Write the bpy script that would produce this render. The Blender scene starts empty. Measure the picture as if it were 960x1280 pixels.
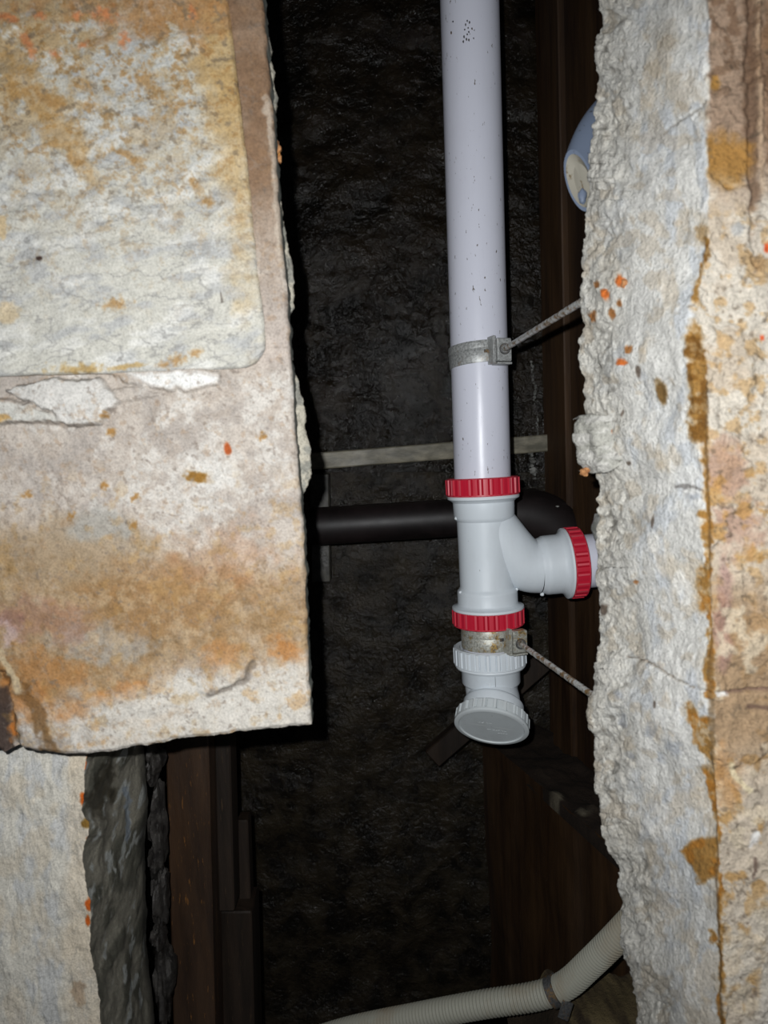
import bpy, math, random
import numpy as np
from mathutils import Vector, Matrix

# ------------------------------------------------------------------ camera, light, exposure
S = bpy.context.scene
COL = S.collection
CAM = np.array([0.0, 0.0, 1.3])
F = 900.0
PITCH, ROLL = math.radians(4.0), math.radians(2.1)
fw = np.array([0, math.cos(PITCH), -math.sin(PITCH)])
up0 = np.array([0, math.sin(PITCH), math.cos(PITCH)])
rt0 = np.array([1.0, 0, 0])
UP = up0 * math.cos(ROLL) + rt0 * math.sin(ROLL)
RT = rt0 * math.cos(ROLL) - up0 * math.sin(ROLL)

cd = bpy.data.cameras.new('camera')
cd.sensor_fit = 'VERTICAL'
cd.sensor_height = 36.0
cd.sensor_width = 27.0
cd.lens = F / 1280 * 36.0
cd.clip_start = 0.01
cd.dof.use_dof = True
cd.dof.focus_distance = 0.93
cd.dof.aperture_fstop = 7.5
cam = bpy.data.objects.new('camera', cd)
COL.objects.link(cam)
cam.matrix_world = Matrix(((RT[0], UP[0], -fw[0], CAM[0]), (RT[1], UP[1], -fw[1], CAM[1]),
                           (RT[2], UP[2], -fw[2], CAM[2]), (0, 0, 0, 1)))
S.camera = cam

S.view_settings.view_transform = 'Standard'
S.view_settings.look = 'None'
S.view_settings.gamma = 1.0
S.view_settings.use_curve_mapping = False
S.view_settings.exposure = 0.0

world = bpy.data.worlds.new('world')
S.world = world
world.use_nodes = True
world.node_tree.nodes['Background'].inputs[0].default_value = (0.75, 0.85, 1.0, 1)
world.node_tree.nodes['Background'].inputs[1].default_value = 0.035

# the phone's flash, the one lamp of the place, beside and above its lens
ld = bpy.data.lights.new('flash', 'SPOT')          # a phone flash throws a wide soft-edged beam
ld.energy = 26.0
ld.spot_size = math.radians(150)
ld.spot_blend = 1.0
ld.color = (0.965, 0.985, 1.0)
ld.shadow_soft_size = 0.004
flash = bpy.data.objects.new('flash', ld)
COL.objects.link(flash)
flash.location = CAM + RT * -0.024 + UP * 0.024
flash.rotation_euler = Matrix(((RT[0], UP[0], -fw[0]), (RT[1], UP[1], -fw[1]), (RT[2], UP[2], -fw[2]))).to_euler()


def ray(px, py):
    return fw + RT * ((px - 480) / F) - UP * ((py - 640) / F)


def W(px, py, y):
    """The place on the upright plane at distance y into the shaft that lies on the sight line (px, py)."""
    d = ray(px, py)
    return CAM + d * (y / d[1])


def Wn(px, py, y):
    px, py, y = np.broadcast_arrays(np.asarray(px, float), np.asarray(py, float), np.asarray(y, float))
    d = fw + RT * ((px[..., None] - 480) / F) - UP * ((py[..., None] - 640) / F)
    return CAM + d * (y / d[..., 1])[..., None]


def proj(p):
    v = np.asarray(p) - CAM
    z = v @ fw
    return 480 + F * (v @ RT) / z, 640 - F * (v @ UP) / z


# ------------------------------------------------------------------ noise and masks (numpy)
def _tab(seed):
    return np.random.RandomState(seed).rand(256, 256)


_TABS = {}


def vnoise(x, y, seed):
    t = _TABS.setdefault(seed, _tab(seed))
    xi, yi = np.floor(x).astype(int), np.floor(y).astype(int)
    fx, fy = x - xi, y - yi
    fx = fx * fx * fx * (fx * (fx * 6 - 15) + 10)
    fy = fy * fy * fy * (fy * (fy * 6 - 15) + 10)
    x0, x1, y0, y1 = xi & 255, (xi + 1) & 255, yi & 255, (yi + 1) & 255
    return (t[x0, y0] * (1 - fx) + t[x1, y0] * fx) * (1 - fy) + (t[x0, y1] * (1 - fx) + t[x1, y1] * fx) * fy


def fbm(x, y, size, octaves=4, seed=1, gain=0.5):
    s, a, tot, fr = 0, 1.0, 0, 1.0 / size
    for k in range(octaves):
        c, sn = math.cos(0.6 * k + 0.3), math.sin(0.6 * k + 0.3)
        s = s + a * vnoise((x * c - y * sn) * fr + 31.7 * k, (x * sn + y * c) * fr + 17.3 * k, seed + k)
        tot += a
        a *= gain
        fr *= 2.03
    return s / tot


def ridge(x, y, size, octaves=3, seed=1):
    return 1 - np.abs(2 * fbm(x, y, size, octaves, seed) - 1)


def sm(a, b, x):
    t = np.clip((x - a) / (b - a), 0, 1)
    return t * t * (3 - 2 * t)


def blob(X, Y, cx, cy, rx, ry, ang=0, wob=0.8, soft=0.35, size=None, seed=7):
    a = math.radians(ang)
    u = ((X - cx) * math.cos(a) + (Y - cy) * math.sin(a)) / rx
    v = (-(X - cx) * math.sin(a) + (Y - cy) * math.cos(a)) / ry
    d = np.sqrt(u * u + v * v)
    n = fbm(X, Y, size or max(6, min(rx, ry) * 0.8), 4, seed) - 0.5
    return sm(1 + soft, 1 - soft, d + wob * 1.6 * n)


def poly(X, Y, pts, soft=2.0, wob=0.0, size=12, seed=5):
    """1 inside the polygon, falling to 0 over soft px."""
    if wob:
        X = X + wob * 2 * (fbm(X, Y, size, 3, seed) - 0.5)
        Y = Y + wob * 2 * (fbm(X, Y, size, 3, seed + 9) - 0.5)
    ins = np.zeros(X.shape, bool)
    dist = np.full(X.shape, 1e9)
    n = len(pts)
    for i in range(n):
        (x1, y1), (x2, y2) = pts[i], pts[(i + 1) % n]
        if y1 != y2:
            c = ((Y >= y1) != (Y >= y2)) & (X < (x2 - x1) * (Y - y1) / (y2 - y1) + x1)
            ins ^= c
        dx, dy = x2 - x1, y2 - y1
        t = np.clip(((X - x1) * dx + (Y - y1) * dy) / (dx * dx + dy * dy + 1e-9), 0, 1)
        dist = np.minimum(dist, np.hypot(X - x1 - t * dx, Y - y1 - t * dy))
    sd = np.where(ins, -dist, dist)
    return sm(soft, -soft, sd)


def line(X, Y, pts, w, wob=0.0, size=10, seed=3):
    if wob:
        X = X + wob * 2 * (fbm(X, Y, size, 3, seed) - 0.5)
        Y = Y + wob * 2 * (fbm(X, Y, size, 3, seed + 9) - 0.5)
    dist = np.full(X.shape, 1e9)
    for (x1, y1), (x2, y2) in zip(pts[:-1], pts[1:]):
        dx, dy = x2 - x1, y2 - y1
        t = np.clip(((X - x1) * dx + (Y - y1) * dy) / (dx * dx + dy * dy + 1e-9), 0, 1)
        dist = np.minimum(dist, np.hypot(X - x1 - t * dx, Y - y1 - t * dy))
    return sm(w * 1.3, w * 0.5, dist)


def srgb(r, g, b):
    c = np.array([r, g, b], float) / 255
    return np.where(c <= 0.04045, c / 12.92, ((c + 0.055) / 1.055) ** 2.4)


def mixc(col, c, m):
    """Blend in perceptual space: col holds 0..255 values."""
    return col + (np.array(c, float) - col) * m[..., None]


def lin(col, k=0.5):
    c = np.clip(col, 0, 255) / 255
    return np.where(c <= 0.04045, c / 12.92, ((c + 0.055) / 1.055) ** 2.4) * k


KST = 0.70      # stone colours below are read off under flash; this turns them into reflectance


# ------------------------------------------------------------------ materials
def new_mat(name):
    m = bpy.data.materials.new(name)
    m.use_nodes = True
    nt = m.node_tree
    return m, nt, nt.nodes['Principled BSDF']


def node(nt, t, **kw):
    n = nt.nodes.new(t)
    for k, v in kw.items():
        setattr(n, k, v)
    return n


def noise(nt, scale, detail=5, rough=0.6, vec=None, dist=0.0):
    n = node(nt, 'ShaderNodeTexNoise')
    n.inputs['Scale'].default_value = scale
    n.inputs['Detail'].default_value = detail
    n.inputs['Roughness'].default_value = rough
    n.inputs['Distortion'].default_value = dist
    if vec is not None:
        nt.links.new(vec, n.inputs['Vector'])
    return n.outputs['Fac']


def ramp(nt, fac, stops):
    r = node(nt, 'ShaderNodeValToRGB')
    els = r.color_ramp.elements
    while len(els) < len(stops):
        els.new(0.5)
    for e, (p, c) in zip(els, stops):
        e.position = p
        e.color = (*c, 1) if len(c) == 3 else c
    nt.links.new(fac, r.inputs['Fac'])
    return r.outputs['Color']


def mix(nt, a, b, fac, mode='MIX'):
    n = node(nt, 'ShaderNodeMix', data_type='RGBA', blend_type=mode)
    for s, v in ((n.inputs[6], a), (n.inputs[7], b)):
        if isinstance(v, tuple):
            s.default_value = (*v, 1) if len(v) == 3 else v
        else:
            nt.links.new(v, s)
    if isinstance(fac, (int, float)):
        n.inputs[0].default_value = fac
    else:
        nt.links.new(fac, n.inputs[0])
    return n.outputs[2]


def bump(nt, bsdf, height, strength, dist, prev=None):
    b = node(nt, 'ShaderNodeBump')
    b.inputs['Strength'].default_value = strength
    b.inputs['Distance'].default_value = dist
    nt.links.new(height, b.inputs['Height'])
    if prev is not None:
        nt.links.new(prev, b.inputs['Normal'])
    nt.links.new(b.outputs['Normal'], bsdf.inputs['Normal'])
    return b.outputs['Normal']


def objvec(nt, scale=(1, 1, 1)):
    tc = node(nt, 'ShaderNodeTexCoord')
    mp = node(nt, 'ShaderNodeMapping')
    mp.inputs['Scale'].default_value = scale
    nt.links.new(tc.outputs['Object'], mp.inputs['Vector'])
    return mp.outputs['Vector']


BW = lambda v: (v, v, v)


def mat_painted(name, rough=0.8, bstr=0.5, bdist=0.0012, scale=700, grain=0.28, spec=0.25):
    """Mineral surface whose own colours come from the mesh's colour layer, with fine grain and relief on top."""
    m, nt, b = new_mat(name)
    at = node(nt, 'ShaderNodeAttribute', attribute_name='Col')
    v = objvec(nt)
    n1 = noise(nt, scale, 4, 0.65, v)
    n2 = noise(nt, scale * 0.22, 5, 0.7, v)
    g = ramp(nt, n1, [(0.28, BW(1 - grain * 1.6)), (0.5, BW(1.0)), (0.75, BW(1 + grain))])
    c = mix(nt, at.outputs['Color'], g, 1.0, 'MULTIPLY')
    g2 = ramp(nt, n2, [(0.3, BW(1 - grain * 0.6)), (0.7, BW(1 + grain * 0.4))])
    c = mix(nt, c, g2, 1.0, 'MULTIPLY')
    nt.links.new(c, b.inputs['Base Color'])
    b.inputs['Roughness'].default_value = rough
    b.inputs['Specular IOR Level'].default_value = spec
    p = bump(nt, b, n2, bstr, bdist * 3)
    bump(nt, b, n1, bstr, bdist, p)
    return m


def mat_plastic(name, col, rough=0.32, dirt=0.5, dirtcol=(0.10, 0.075, 0.045), speck=0.70, wear=None):
    m, nt, b = new_mat(name)
    v = objvec(nt)
    vs = objvec(nt, (1, 1, 0.35))
    big = noise(nt, 14, 6, 0.65, vs)
    fine = noise(nt, 260, 3, 0.6, vs)
    spk = ramp(nt, fine, [(speck, BW(0)), (speck + 0.035, BW(1))])
    grime = ramp(nt, big, [(0.50, BW(0)), (0.85, BW(dirt))])
    c = mix(nt, col, tuple(0.6 * a + 0.4 * d for a, d in zip(col, dirtcol)), grime)
    c = mix(nt, c, dirtcol, spk)
    if wear:                                   # rubbed ribs lighter, own colour darkened in the grooves for contrast
        geo = node(nt, 'ShaderNodeNewGeometry')
        pt = geo.outputs['Pointiness']
        c = mix(nt, c, wear, ramp(nt, pt, [(0.52, BW(0)), (0.60, BW(0.55))]))
        c = mix(nt, c, tuple(0.35 * k for k in col), ramp(nt, pt, [(0.38, BW(0.9)), (0.475, BW(0))]))
    nt.links.new(c, b.inputs['Base Color'])
    r = ramp(nt, big, [(0.3, BW(rough)), (0.8, BW(rough + 0.2))])
    nt.links.new(r, b.inputs['Roughness'])
    b.inputs['Specular IOR Level'].default_value = 0.4
    bump(nt, b, fine, 0.12, 0.0005)
    return m


def mat_metal(name, rust=0.5, base=(0.46, 0.47, 0.46), rcol=(0.30, 0.17, 0.05), rcol2=(0.09, 0.05, 0.02), pos=0.53):
    m, nt, b = new_mat(name)
    v = objvec(nt)
    n1 = noise(nt, 90, 6, 0.7, v)
    n2 = noise(nt, 420, 3, 0.6, v)
    f = ramp(nt, n1, [(pos, BW(0)), (pos + 0.10, BW(rust))])
    rc = mix(nt, rcol, rcol2, ramp(nt, n2, [(0.45, BW(0)), (0.6, BW(1))]))
    dark = ramp(nt, n2, [(0.30, BW(0.45)), (0.6, BW(1))])
    bb = mix(nt, base, dark, 1.0, 'MULTIPLY')
    nt.links.new(mix(nt, bb, rc, f), b.inputs['Base Color'])
    b.inputs['Metallic'].default_value = 0.35
    nt.links.new(ramp(nt, n2, [(0.2, BW(0.35)), (0.8, BW(0.6))]), b.inputs['Roughness'])
    bump(nt, b, n2, 0.3, 0.0006)
    return m


def mat_dark(name, c1, c2, rough=(0.25, 0.6), scale=30, stretch=(1, 1, 1), bstr=0.6, bd=0.004, spec=0.5, fleck=None, glint=0.0):
    """Dark damp mineral or timber: two tones, glossy where wet."""
    m, nt, b = new_mat(name)
    v = objvec(nt, stretch)
    n1 = noise(nt, scale, 7, 0.65, v, 0.3)
    n2 = noise(nt, scale * 8, 5, 0.7, v)
    n3 = noise(nt, scale * 0.35, 4, 0.6, v)
    c = mix(nt, c1, c2, ramp(nt, n1, [(0.38, BW(0)), (0.66, BW(1))]))
    if fleck:
        c = mix(nt, c, fleck, ramp(nt, n2, [(0.62, BW(0)), (0.70, BW(0.8))]))
    nt.links.new(c, b.inputs['Base Color'])
    nt.links.new(ramp(nt, n3, [(0.35, BW(rough[0])), (0.62, BW(rough[1]))]), b.inputs['Roughness'])
    b.inputs['Specular IOR Level'].default_value = spec
    p = bump(nt, b, n1, bstr, bd)
    p = bump(nt, b, n2, bstr, bd * 0.3, p)
    if glint:
        n4 = noise(nt, 105, 3, 0.55, v, 0.6)
        patch = ramp(nt, noise(nt, 9, 4, 0.6, v), [(0.36, BW(0.35)), (0.58, BW(1))])
        bump(nt, b, mix(nt, BW(0.5), n4, patch), glint, 0.006, p)
    return m


M_STONE = mat_painted('weathered_stone', 0.85, 0.45, 0.0009, 620, 0.22)
M_BROKEN = mat_painted('broken_mortar', 0.9, 0.8, 0.0014, 520, 0.22)
M_PIPE = mat_plastic('white_pipe_plastic', (0.66, 0.67, 0.755), 0.25, 0.35, speck=0.68)
M_FIT = mat_plastic('fitting_plastic', (0.66, 0.71, 0.75), 0.38, 0.5, speck=0.73, wear=(0.74, 0.78, 0.80))
M_CAP = mat_plastic('cap_plastic', (0.56, 0.60, 0.61), 0.45, 0.7, speck=0.70, wear=(0.68, 0.71, 0.71))
M_RED = mat_plastic('red_plastic', (0.52, 0.012, 0.035), 0.35, 0.3, (0.12, 0.005, 0.01), 0.74, wear=(0.72, 0.16, 0.19))
M_GALV = mat_metal('galvanised_steel', 0.45, pos=0.56)
M_GALVR = mat_metal('spotted_steel', 0.9, base=(0.52, 0.52, 0.46), rcol=(0.42, 0.27, 0.07), pos=0.50)
M_ROD = mat_metal('rusty_rod', 0.95, base=(0.74, 0.74, 0.70), pos=0.48)
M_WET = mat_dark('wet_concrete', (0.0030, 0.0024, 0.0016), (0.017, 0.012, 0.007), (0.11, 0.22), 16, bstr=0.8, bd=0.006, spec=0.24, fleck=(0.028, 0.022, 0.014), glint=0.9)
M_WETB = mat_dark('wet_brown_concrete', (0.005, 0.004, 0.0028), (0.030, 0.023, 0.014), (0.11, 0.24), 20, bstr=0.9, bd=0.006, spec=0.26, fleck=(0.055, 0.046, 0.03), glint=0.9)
M_WETG = mat_dark('wet_grey_concrete', (0.018, 0.016, 0.013), (0.075, 0.07, 0.055), (0.25, 0.6), 40, bstr=0.8, bd=0.003, spec=0.6)
M_RAIL = mat_dark('damp_grey_timber', (0.10, 0.092, 0.066), (0.30, 0.27, 0.20), (0.4, 0.7), 45, (0.4, 1, 1), 0.5, 0.002, 0.4, (0.03, 0.025, 0.018))
M_WOOD = mat_dark('dark_brown_timber', (0.020, 0.010, 0.005), (0.058, 0.030, 0.013), (0.4, 0.7), 26, (1, 1, 0.12), 0.5, 0.003, 0.35)
M_WOODR = mat_dark('rusty_brown_timber', (0.022, 0.012, 0.007), (0.050, 0.026, 0.013), (0.4, 0.65), 34, (1, 1, 0.14), 0.6, 0.002, 0.4, (0.20, 0.085, 0.02))
M_WOODD = mat_dark('darkened_timber', (0.008, 0.005, 0.003), (0.026, 0.016, 0.010), (0.45, 0.75), 26, (1, 1, 0.12), 0.5, 0.003, 0.3, (0.05, 0.03, 0.015))  # darker copy of the brown timber, shade around the battens put into its colour
M_BLACK = mat_dark('black_pipe', (0.006, 0.004, 0.004), (0.015, 0.010, 0.010), (0.45, 0.6), 18, bstr=0.15, bd=0.002, spec=0.35)
M_ROCK = mat_dark('dark_rock', (0.010, 0.008, 0.007), (0.05, 0.045, 0.04), (0.4, 0.7), 60, bstr=0.8, bd=0.003, spec=0.4, fleck=(0.22, 0.20, 0.17))
M_VOID = mat_dark('near_black_plaster', (0.004, 0.004, 0.004), (0.010, 0.009, 0.008), (0.6, 0.9), 20, bstr=0.4, bd=0.003, spec=0.2)  # near-black tone for the ceiling and left inner wall
M_BLUE = mat_plastic('blue_grey_plastic', (0.13, 0.16, 0.22), 0.45, 0.8, (0.05, 0.05, 0.05), 0.66)
M_BLUEIN = mat_plastic('grey_mortar_plug', (0.24, 0.225, 0.185), 0.8, 0.8, (0.12, 0.09, 0.05), 0.60)
M_HOSE = mat_plastic('aged_hose_plastic', (0.30, 0.295, 0.245), 0.5, 2.2, (0.22, 0.13, 0.05), 0.75)
M_STRAP = mat_metal('dark_strap_steel', 0.6, base=(0.10, 0.10, 0.10), pos=0.5)
M_CHIP = mat_dark('orange_brick', (0.28, 0.12, 0.05), (0.44, 0.22, 0.09), (0.7, 0.9), 200, bstr=0.6, bd=0.001, spec=0.2)
M_DRIP = mat_dark('white_lime', (0.10, 0.10, 0.09), (0.30, 0.30, 0.28), (0.3, 0.6), 120, bstr=0.6, bd=0.002, spec=0.5)


# ------------------------------------------------------------------ building
def tag(o, label=None, cat=None, group=None, kind=None):
    for k, v in (('label', label), ('category', cat), ('group', group), ('kind', kind)):
        if v:
            o[k] = v
    return o


def empty(name, loc):
    o = bpy.data.objects.new(name, None)
    o.location = loc
    o.empty_display_size = 0.05
    COL.objects.link(o)
    return o


def origin_of(parent):
    p = np.zeros(3)
    while parent is not None:
        p = p + np.array(parent.location)
        parent = parent.parent
    return p


class MB:
    def __init__(self):
        self.v, self.f, self.c = [], [], []

    def add(self, v, f):
        o = len(self.v)
        self.v.extend([tuple(map(float, p)) for p in v])
        self.f.extend([tuple(i + o for i in q) for q in f])

    def build(self, name, mat, parent=None, smooth=40, loc=None):
        v = np.array(self.v)
        if parent is None:
            loc = np.array([v[:, 0].mean(), v[:, 1].mean(), v[:, 2].min()]) if loc is None else np.array(loc)
        else:
            loc = np.zeros(3)
        v = v - loc - origin_of(parent)
        me = bpy.data.meshes.new(name)
        me.from_pydata(v.tolist(), [], self.f)
        me.materials.append(mat)
        if smooth:
            me.polygons.foreach_set('use_smooth', [True] * len(me.polygons))
            me.set_sharp_from_angle(angle=math.radians(smooth))
        o = bpy.data.objects.new(name, me)
        COL.objects.link(o)
        o.location = loc
        o.parent = parent
        return o


def grid_obj(name, P, C, mat, parent=None, kind=None, smooth=None):
    """P (ny, nx, 3) -> a quad sheet with its colour layer C."""
    ny, nx = P.shape[:2]
    v = P.reshape(-1, 3)
    loc = v.mean(0) if parent is None else np.zeros(3)
    v = v - loc - origin_of(parent)
    idx = np.arange(ny * nx).reshape(ny, nx)
    q = np.stack([idx[:-1, :-1], idx[1:, :-1], idx[1:, 1:], idx[:-1, 1:]], -1).reshape(-1, 4)
    me = bpy.data.meshes.new(name)
    me.vertices.add(len(v))
    me.vertices.foreach_set('co', v.astype(np.float32).ravel())
    me.loops.add(q.size)
    me.loops.foreach_set('vertex_index', q.astype(np.int32).ravel())
    me.polygons.add(len(q))
    me.polygons.foreach_set('loop_start', np.arange(0, q.size, 4, dtype=np.int32))
    me.polygons.foreach_set('loop_total', np.full(len(q), 4, np.int32))
    me.update(calc_edges=True)
    me.polygons.foreach_set('use_smooth', np.ones(len(q), bool))
    if C is not None:
        a = me.attributes.new('Col', 'FLOAT_COLOR', 'POINT')
        a.data.foreach_set('color', np.concatenate([C.reshape(-1, 3), np.ones((ny * nx, 1))], 1).astype(np.float32).ravel())
    me.materials.append(mat)
    if smooth:
        me.set_sharp_from_angle(angle=math.radians(smooth))
    o = bpy.data.objects.new(name, me)
    COL.objects.link(o)
    o.location = loc
    o.parent = parent
    if kind:
        o['kind'] = kind
    return o


def normals(P):
    du = np.gradient(P, axis=1)
    dv = np.gradient(P, axis=0)
    n = np.cross(du, dv)
    n /= np.linalg.norm(n, axis=-1, keepdims=True) + 1e-12
    s = np.sign(np.sum(n * (CAM - P), -1, keepdims=True))
    return n * np.where(s == 0, 1, s)


def frame(axis, ref=(0, -1, 0)):
    a = np.array(axis, float)
    a /= np.linalg.norm(a)
    r = np.array(ref, float)
    u = r - a * (r @ a)
    u /= np.linalg.norm(u)
    return a, u, np.cross(a, u)


def lathe(mb, org, axis, prof, seg=64, rmod=None, closed=False):
    """prof: (radius, distance along axis, knurled?)"""
    a, u, w = frame(axis)
    org = np.array(org)
    v, f = [], []
    for row in prof:
        r, h = row[0], row[1]
        kn = len(row) > 2 and row[2]
        for k in range(seg):
            t = 2 * math.pi * k / seg
            rr = r + (rmod(k) if kn and rmod else 0)
            v.append(org + a * h + (u * math.cos(t) + w * math.sin(t)) * rr)
    n = len(prof)
    for i in range(n - 1 + (1 if closed else 0)):
        j = (i + 1) % n
        for k in range(seg):
            k2 = (k + 1) % seg
            f.append((i * seg + k, i * seg + k2, j * seg + k2, j * seg + k))
    mb.add(v, f)


def disc(mb, org, axis, r, h, seg=64):
    a, u, w = frame(axis)
    c = np.array(org) + a * h
    v = [c + (u * math.cos(2 * math.pi * k / seg) + w * math.sin(2 * math.pi * k / seg)) * r for k in range(seg)]
    mb.add(v, [tuple(range(seg))])


def sweep(mb, pts, rad, seg=32, caps=False):
    pts = [np.array(p) for p in pts]
    n = len(pts)
    rad = [rad] * n if np.isscalar(rad) else rad
    prev = None
    v, f = [], []
    for i in range(n):
        t = pts[min(i + 1, n - 1)] - pts[max(i - 1, 0)]
        t /= np.linalg.norm(t)
        if prev is None:
            r = np.array([0, -1, 0.0]) if abs(t[1]) < 0.9 else np.array([0, 0, 1.0])
            u = r - t * (r @ t)
        else:
            u = prev - t * (prev @ t)
        u /= np.linalg.norm(u)
        prev = u
        w = np.cross(t, u)
        for k in range(seg):
            a = 2 * math.pi * k / seg
            v.append(pts[i] + (u * math.cos(a) + w * math.sin(a)) * rad[i])
    for i in range(n - 1):
        for k in range(seg):
            k2 = (k + 1) % seg
            f.append((i * seg + k, i * seg + k2, (i + 1) * seg + k2, (i + 1) * seg + k))
    if caps:
        f.append(tuple(range(seg))[::-1])
        f.append(tuple((n - 1) * seg + k for k in range(seg)))
    mb.add(v, f)


def bez(p0, p1, p2, p3, n):
    t = np.linspace(0, 1, n)[:, None]
    return (1 - t) ** 3 * p0 + 3 * (1 - t) ** 2 * t * p1 + 3 * (1 - t) * t * t * p2 + t ** 3 * p3


def spline(pts, n):
    pts = np.array(pts, float)
    P = np.vstack([2 * pts[0] - pts[1], pts, 2 * pts[-1] - pts[-2]])
    out = []
    for i in range(1, len(P) - 2):
        for t in np.linspace(0, 1, n, endpoint=False):
            a, b, c, d = P[i - 1], P[i], P[i + 1], P[i + 2]
            out.append(0.5 * (2 * b + (c - a) * t + (2 * a - 5 * b + 4 * c - d) * t * t + (3 * b - a - 3 * c + d) * t ** 3))
    out.append(pts[-1])
    return np.array(out)


def block(mb, p, ex, ey, ez, bev=0.0):
    """Box with chamfered long edges: corner-centred at p with half-extent vectors."""
    p, ex, ey, ez = map(np.array, (p, ex, ey, ez))
    lx, ly, lz = (np.linalg.norm(e) for e in (ex, ey, ez))
    b = min(bev, lx * 0.45, ly * 0.45, lz * 0.45)
    bx, by, bz = ex / lx * b, ey / ly * b, ez / lz * b
    v, idx = [], {}
    for sx in (-1, 1):
        for sy in (-1, 1):
            for sz in (-1, 1):
                c = p + sx * ex + sy * ey + sz * ez
                for ax, pt in enumerate((c - sy * by - sz * bz, c - sx * bx - sz * bz, c - sx * bx - sy * by)):
                    idx[sx, sy, sz, ax] = len(v)
                    v.append(pt)
    f = []
    g = lambda sx, sy, sz, ax: idx[sx, sy, sz, ax]
    for s in (-1, 1):
        f.append((g(s, -1, -1, 0), g(s, 1, -1, 0), g(s, 1, 1, 0), g(s, -1, 1, 0))[::s])
        f.append((g(-1, s, -1, 1), g(-1, s, 1, 1), g(1, s, 1, 1), g(1, s, -1, 1))[::s])
        f.append((g(-1, -1, s, 2), g(1, -1, s, 2), g(1, 1, s, 2), g(-1, 1, s, 2))[::s])
    if b > 0:
        for s in (-1, 1):
            for t in (-1, 1):
                f.append((g(s, t, -1, 0), g(s, t, 1, 0), g(s, t, 1, 1), g(s, t, -1, 1)))
                f.append((g(s, -1, t, 0), g(s, 1, t, 0), g(s, 1, t, 2), g(s, -1, t, 2)))
                f.append((g(-1, s, t, 1), g(1, s, t, 1), g(1, s, t, 2), g(-1, s, t, 2)))
                for q in (-1, 1):
                    f.append((g(s, t, q, 0), g(s, t, q, 1), g(s, t, q, 2)))
    mb.add(v, f)


def rock(mb, c, rx, ry, rz, seed, n=14, rough=0.3):
    rs = np.random.RandomState(seed)
    ph = rs.rand(9) * 6.28
    v, f = [], []
    for i in range(n + 1):
        th = math.pi * i / n
        for k in range(2 * n):
            p = math.pi * k / n
            d = np.array([math.sin(th) * math.cos(p), math.sin(th) * math.sin(p), math.cos(th)])
            r = 1 + rough * (math.sin(3 * d[0] + ph[0]) * math.sin(4 * d[2] + ph[1]) + 0.5 * math.sin(7 * d[1] + ph[2]) * math.sin(6 * d[0] + ph[3])
                             + 0.35 * math.sin(13 * d[2] + ph[4]) * math.sin(11 * d[1] + ph[5])) + rough * 0.15 * (rs.rand() - 0.5 if 0 < i < n else 0)
            v.append(np.array(c) + d * r * np.array([rx, ry, rz]))
    for i in range(n):
        for k in range(2 * n):
            k2 = (k + 1) % (2 * n)
            f.append((i * 2 * n + k, (i + 1) * 2 * n + k, (i + 1) * 2 * n + k2, i * 2 * n + k2))
    mb.add(v, f)


def interp(pts):
    xs, ys = zip(*pts)
    return lambda t: np.interp(t, xs, ys)


# ================================================================== THE SETTING
# ---- far wall of the shaft: damp rough concrete, upper slab proud of the lower one
def back_sheet(name, x0, x1, y0, y1, depth, nx, ny, amp, seed, mat, parent=None, kind=None):
    X, Y = np.meshgrid(np.linspace(x0, x1, nx), np.linspace(y0, y1, ny))
    P = Wn(X, Y, depth)
    h = (fbm(X, Y * 1.3, 150, 3, seed) - 0.5) * 2.4 + (fbm(X + 0.5 * Y, Y, 44, 4, seed + 20) - 0.5) * 0.9 + (fbm(X * 0.6 - 0.4 * Y, Y * 1.3, 15, 3, seed + 40) - 0.5) * 0.35
    P[..., 1] -= h * amp
    return grid_obj(name, P, None, mat, parent, kind)


wb = tag(empty('wall_back', W(500, 1000, 1.29)), kind='structure')
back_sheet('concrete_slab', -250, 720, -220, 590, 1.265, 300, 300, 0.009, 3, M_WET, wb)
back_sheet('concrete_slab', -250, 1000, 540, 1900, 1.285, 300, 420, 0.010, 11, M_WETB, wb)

# ---- timber-boarded right side of the shaft
LA = W(672, 600, 1.27)
LB = np.array([0.40, 0.66, 0])
LB_dir = LB[:2] - LA[:2]


def on_side(px, py, A=LA, D=None):
    D = LB_dir if D is None else D
    d = ray(px, py)
    n = np.array([D[1], -D[0]])
    t = (n @ (A[:2] - CAM[:2])) / (n @ d[:2])
    return CAM + d * t


ws = tag(empty('wall_right_inner', LA), kind='structure')
ZL = CAM[2] - 0.50                 # height of the ledge on the lower board
nrm = np.array([-(-LB_dir[1]), -LB_dir[0]])
nrm = np.array([LB_dir[1], -LB_dir[0]])
nrm /= np.linalg.norm(nrm)
if nrm[0] > 0:
    nrm = -nrm
cols = [674, 686.5, 712, 741, 800]
for i in range(len(cols) - 1):
    a = on_side(cols[i] + 0.4, 300)[:2]
    b = on_side(cols[i + 1] - 0.4, 300)[:2]
    off = (0.0, 0.012, 0.004, 0.008)[i]
    mb = MB()
    c = (a + b) / 2 + nrm * (off - 0.012)
    z0, z1 = ZL - 0.02, CAM[2] + 0.98
    block(mb, (c[0], c[1], (z0 + z1) / 2), (*((b - a) / 2), 0), (*(nrm * 0.012), 0), (0, 0, (z1 - z0) / 2), 0.002)
    mb.build('plank', M_WOOD, ws)
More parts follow.
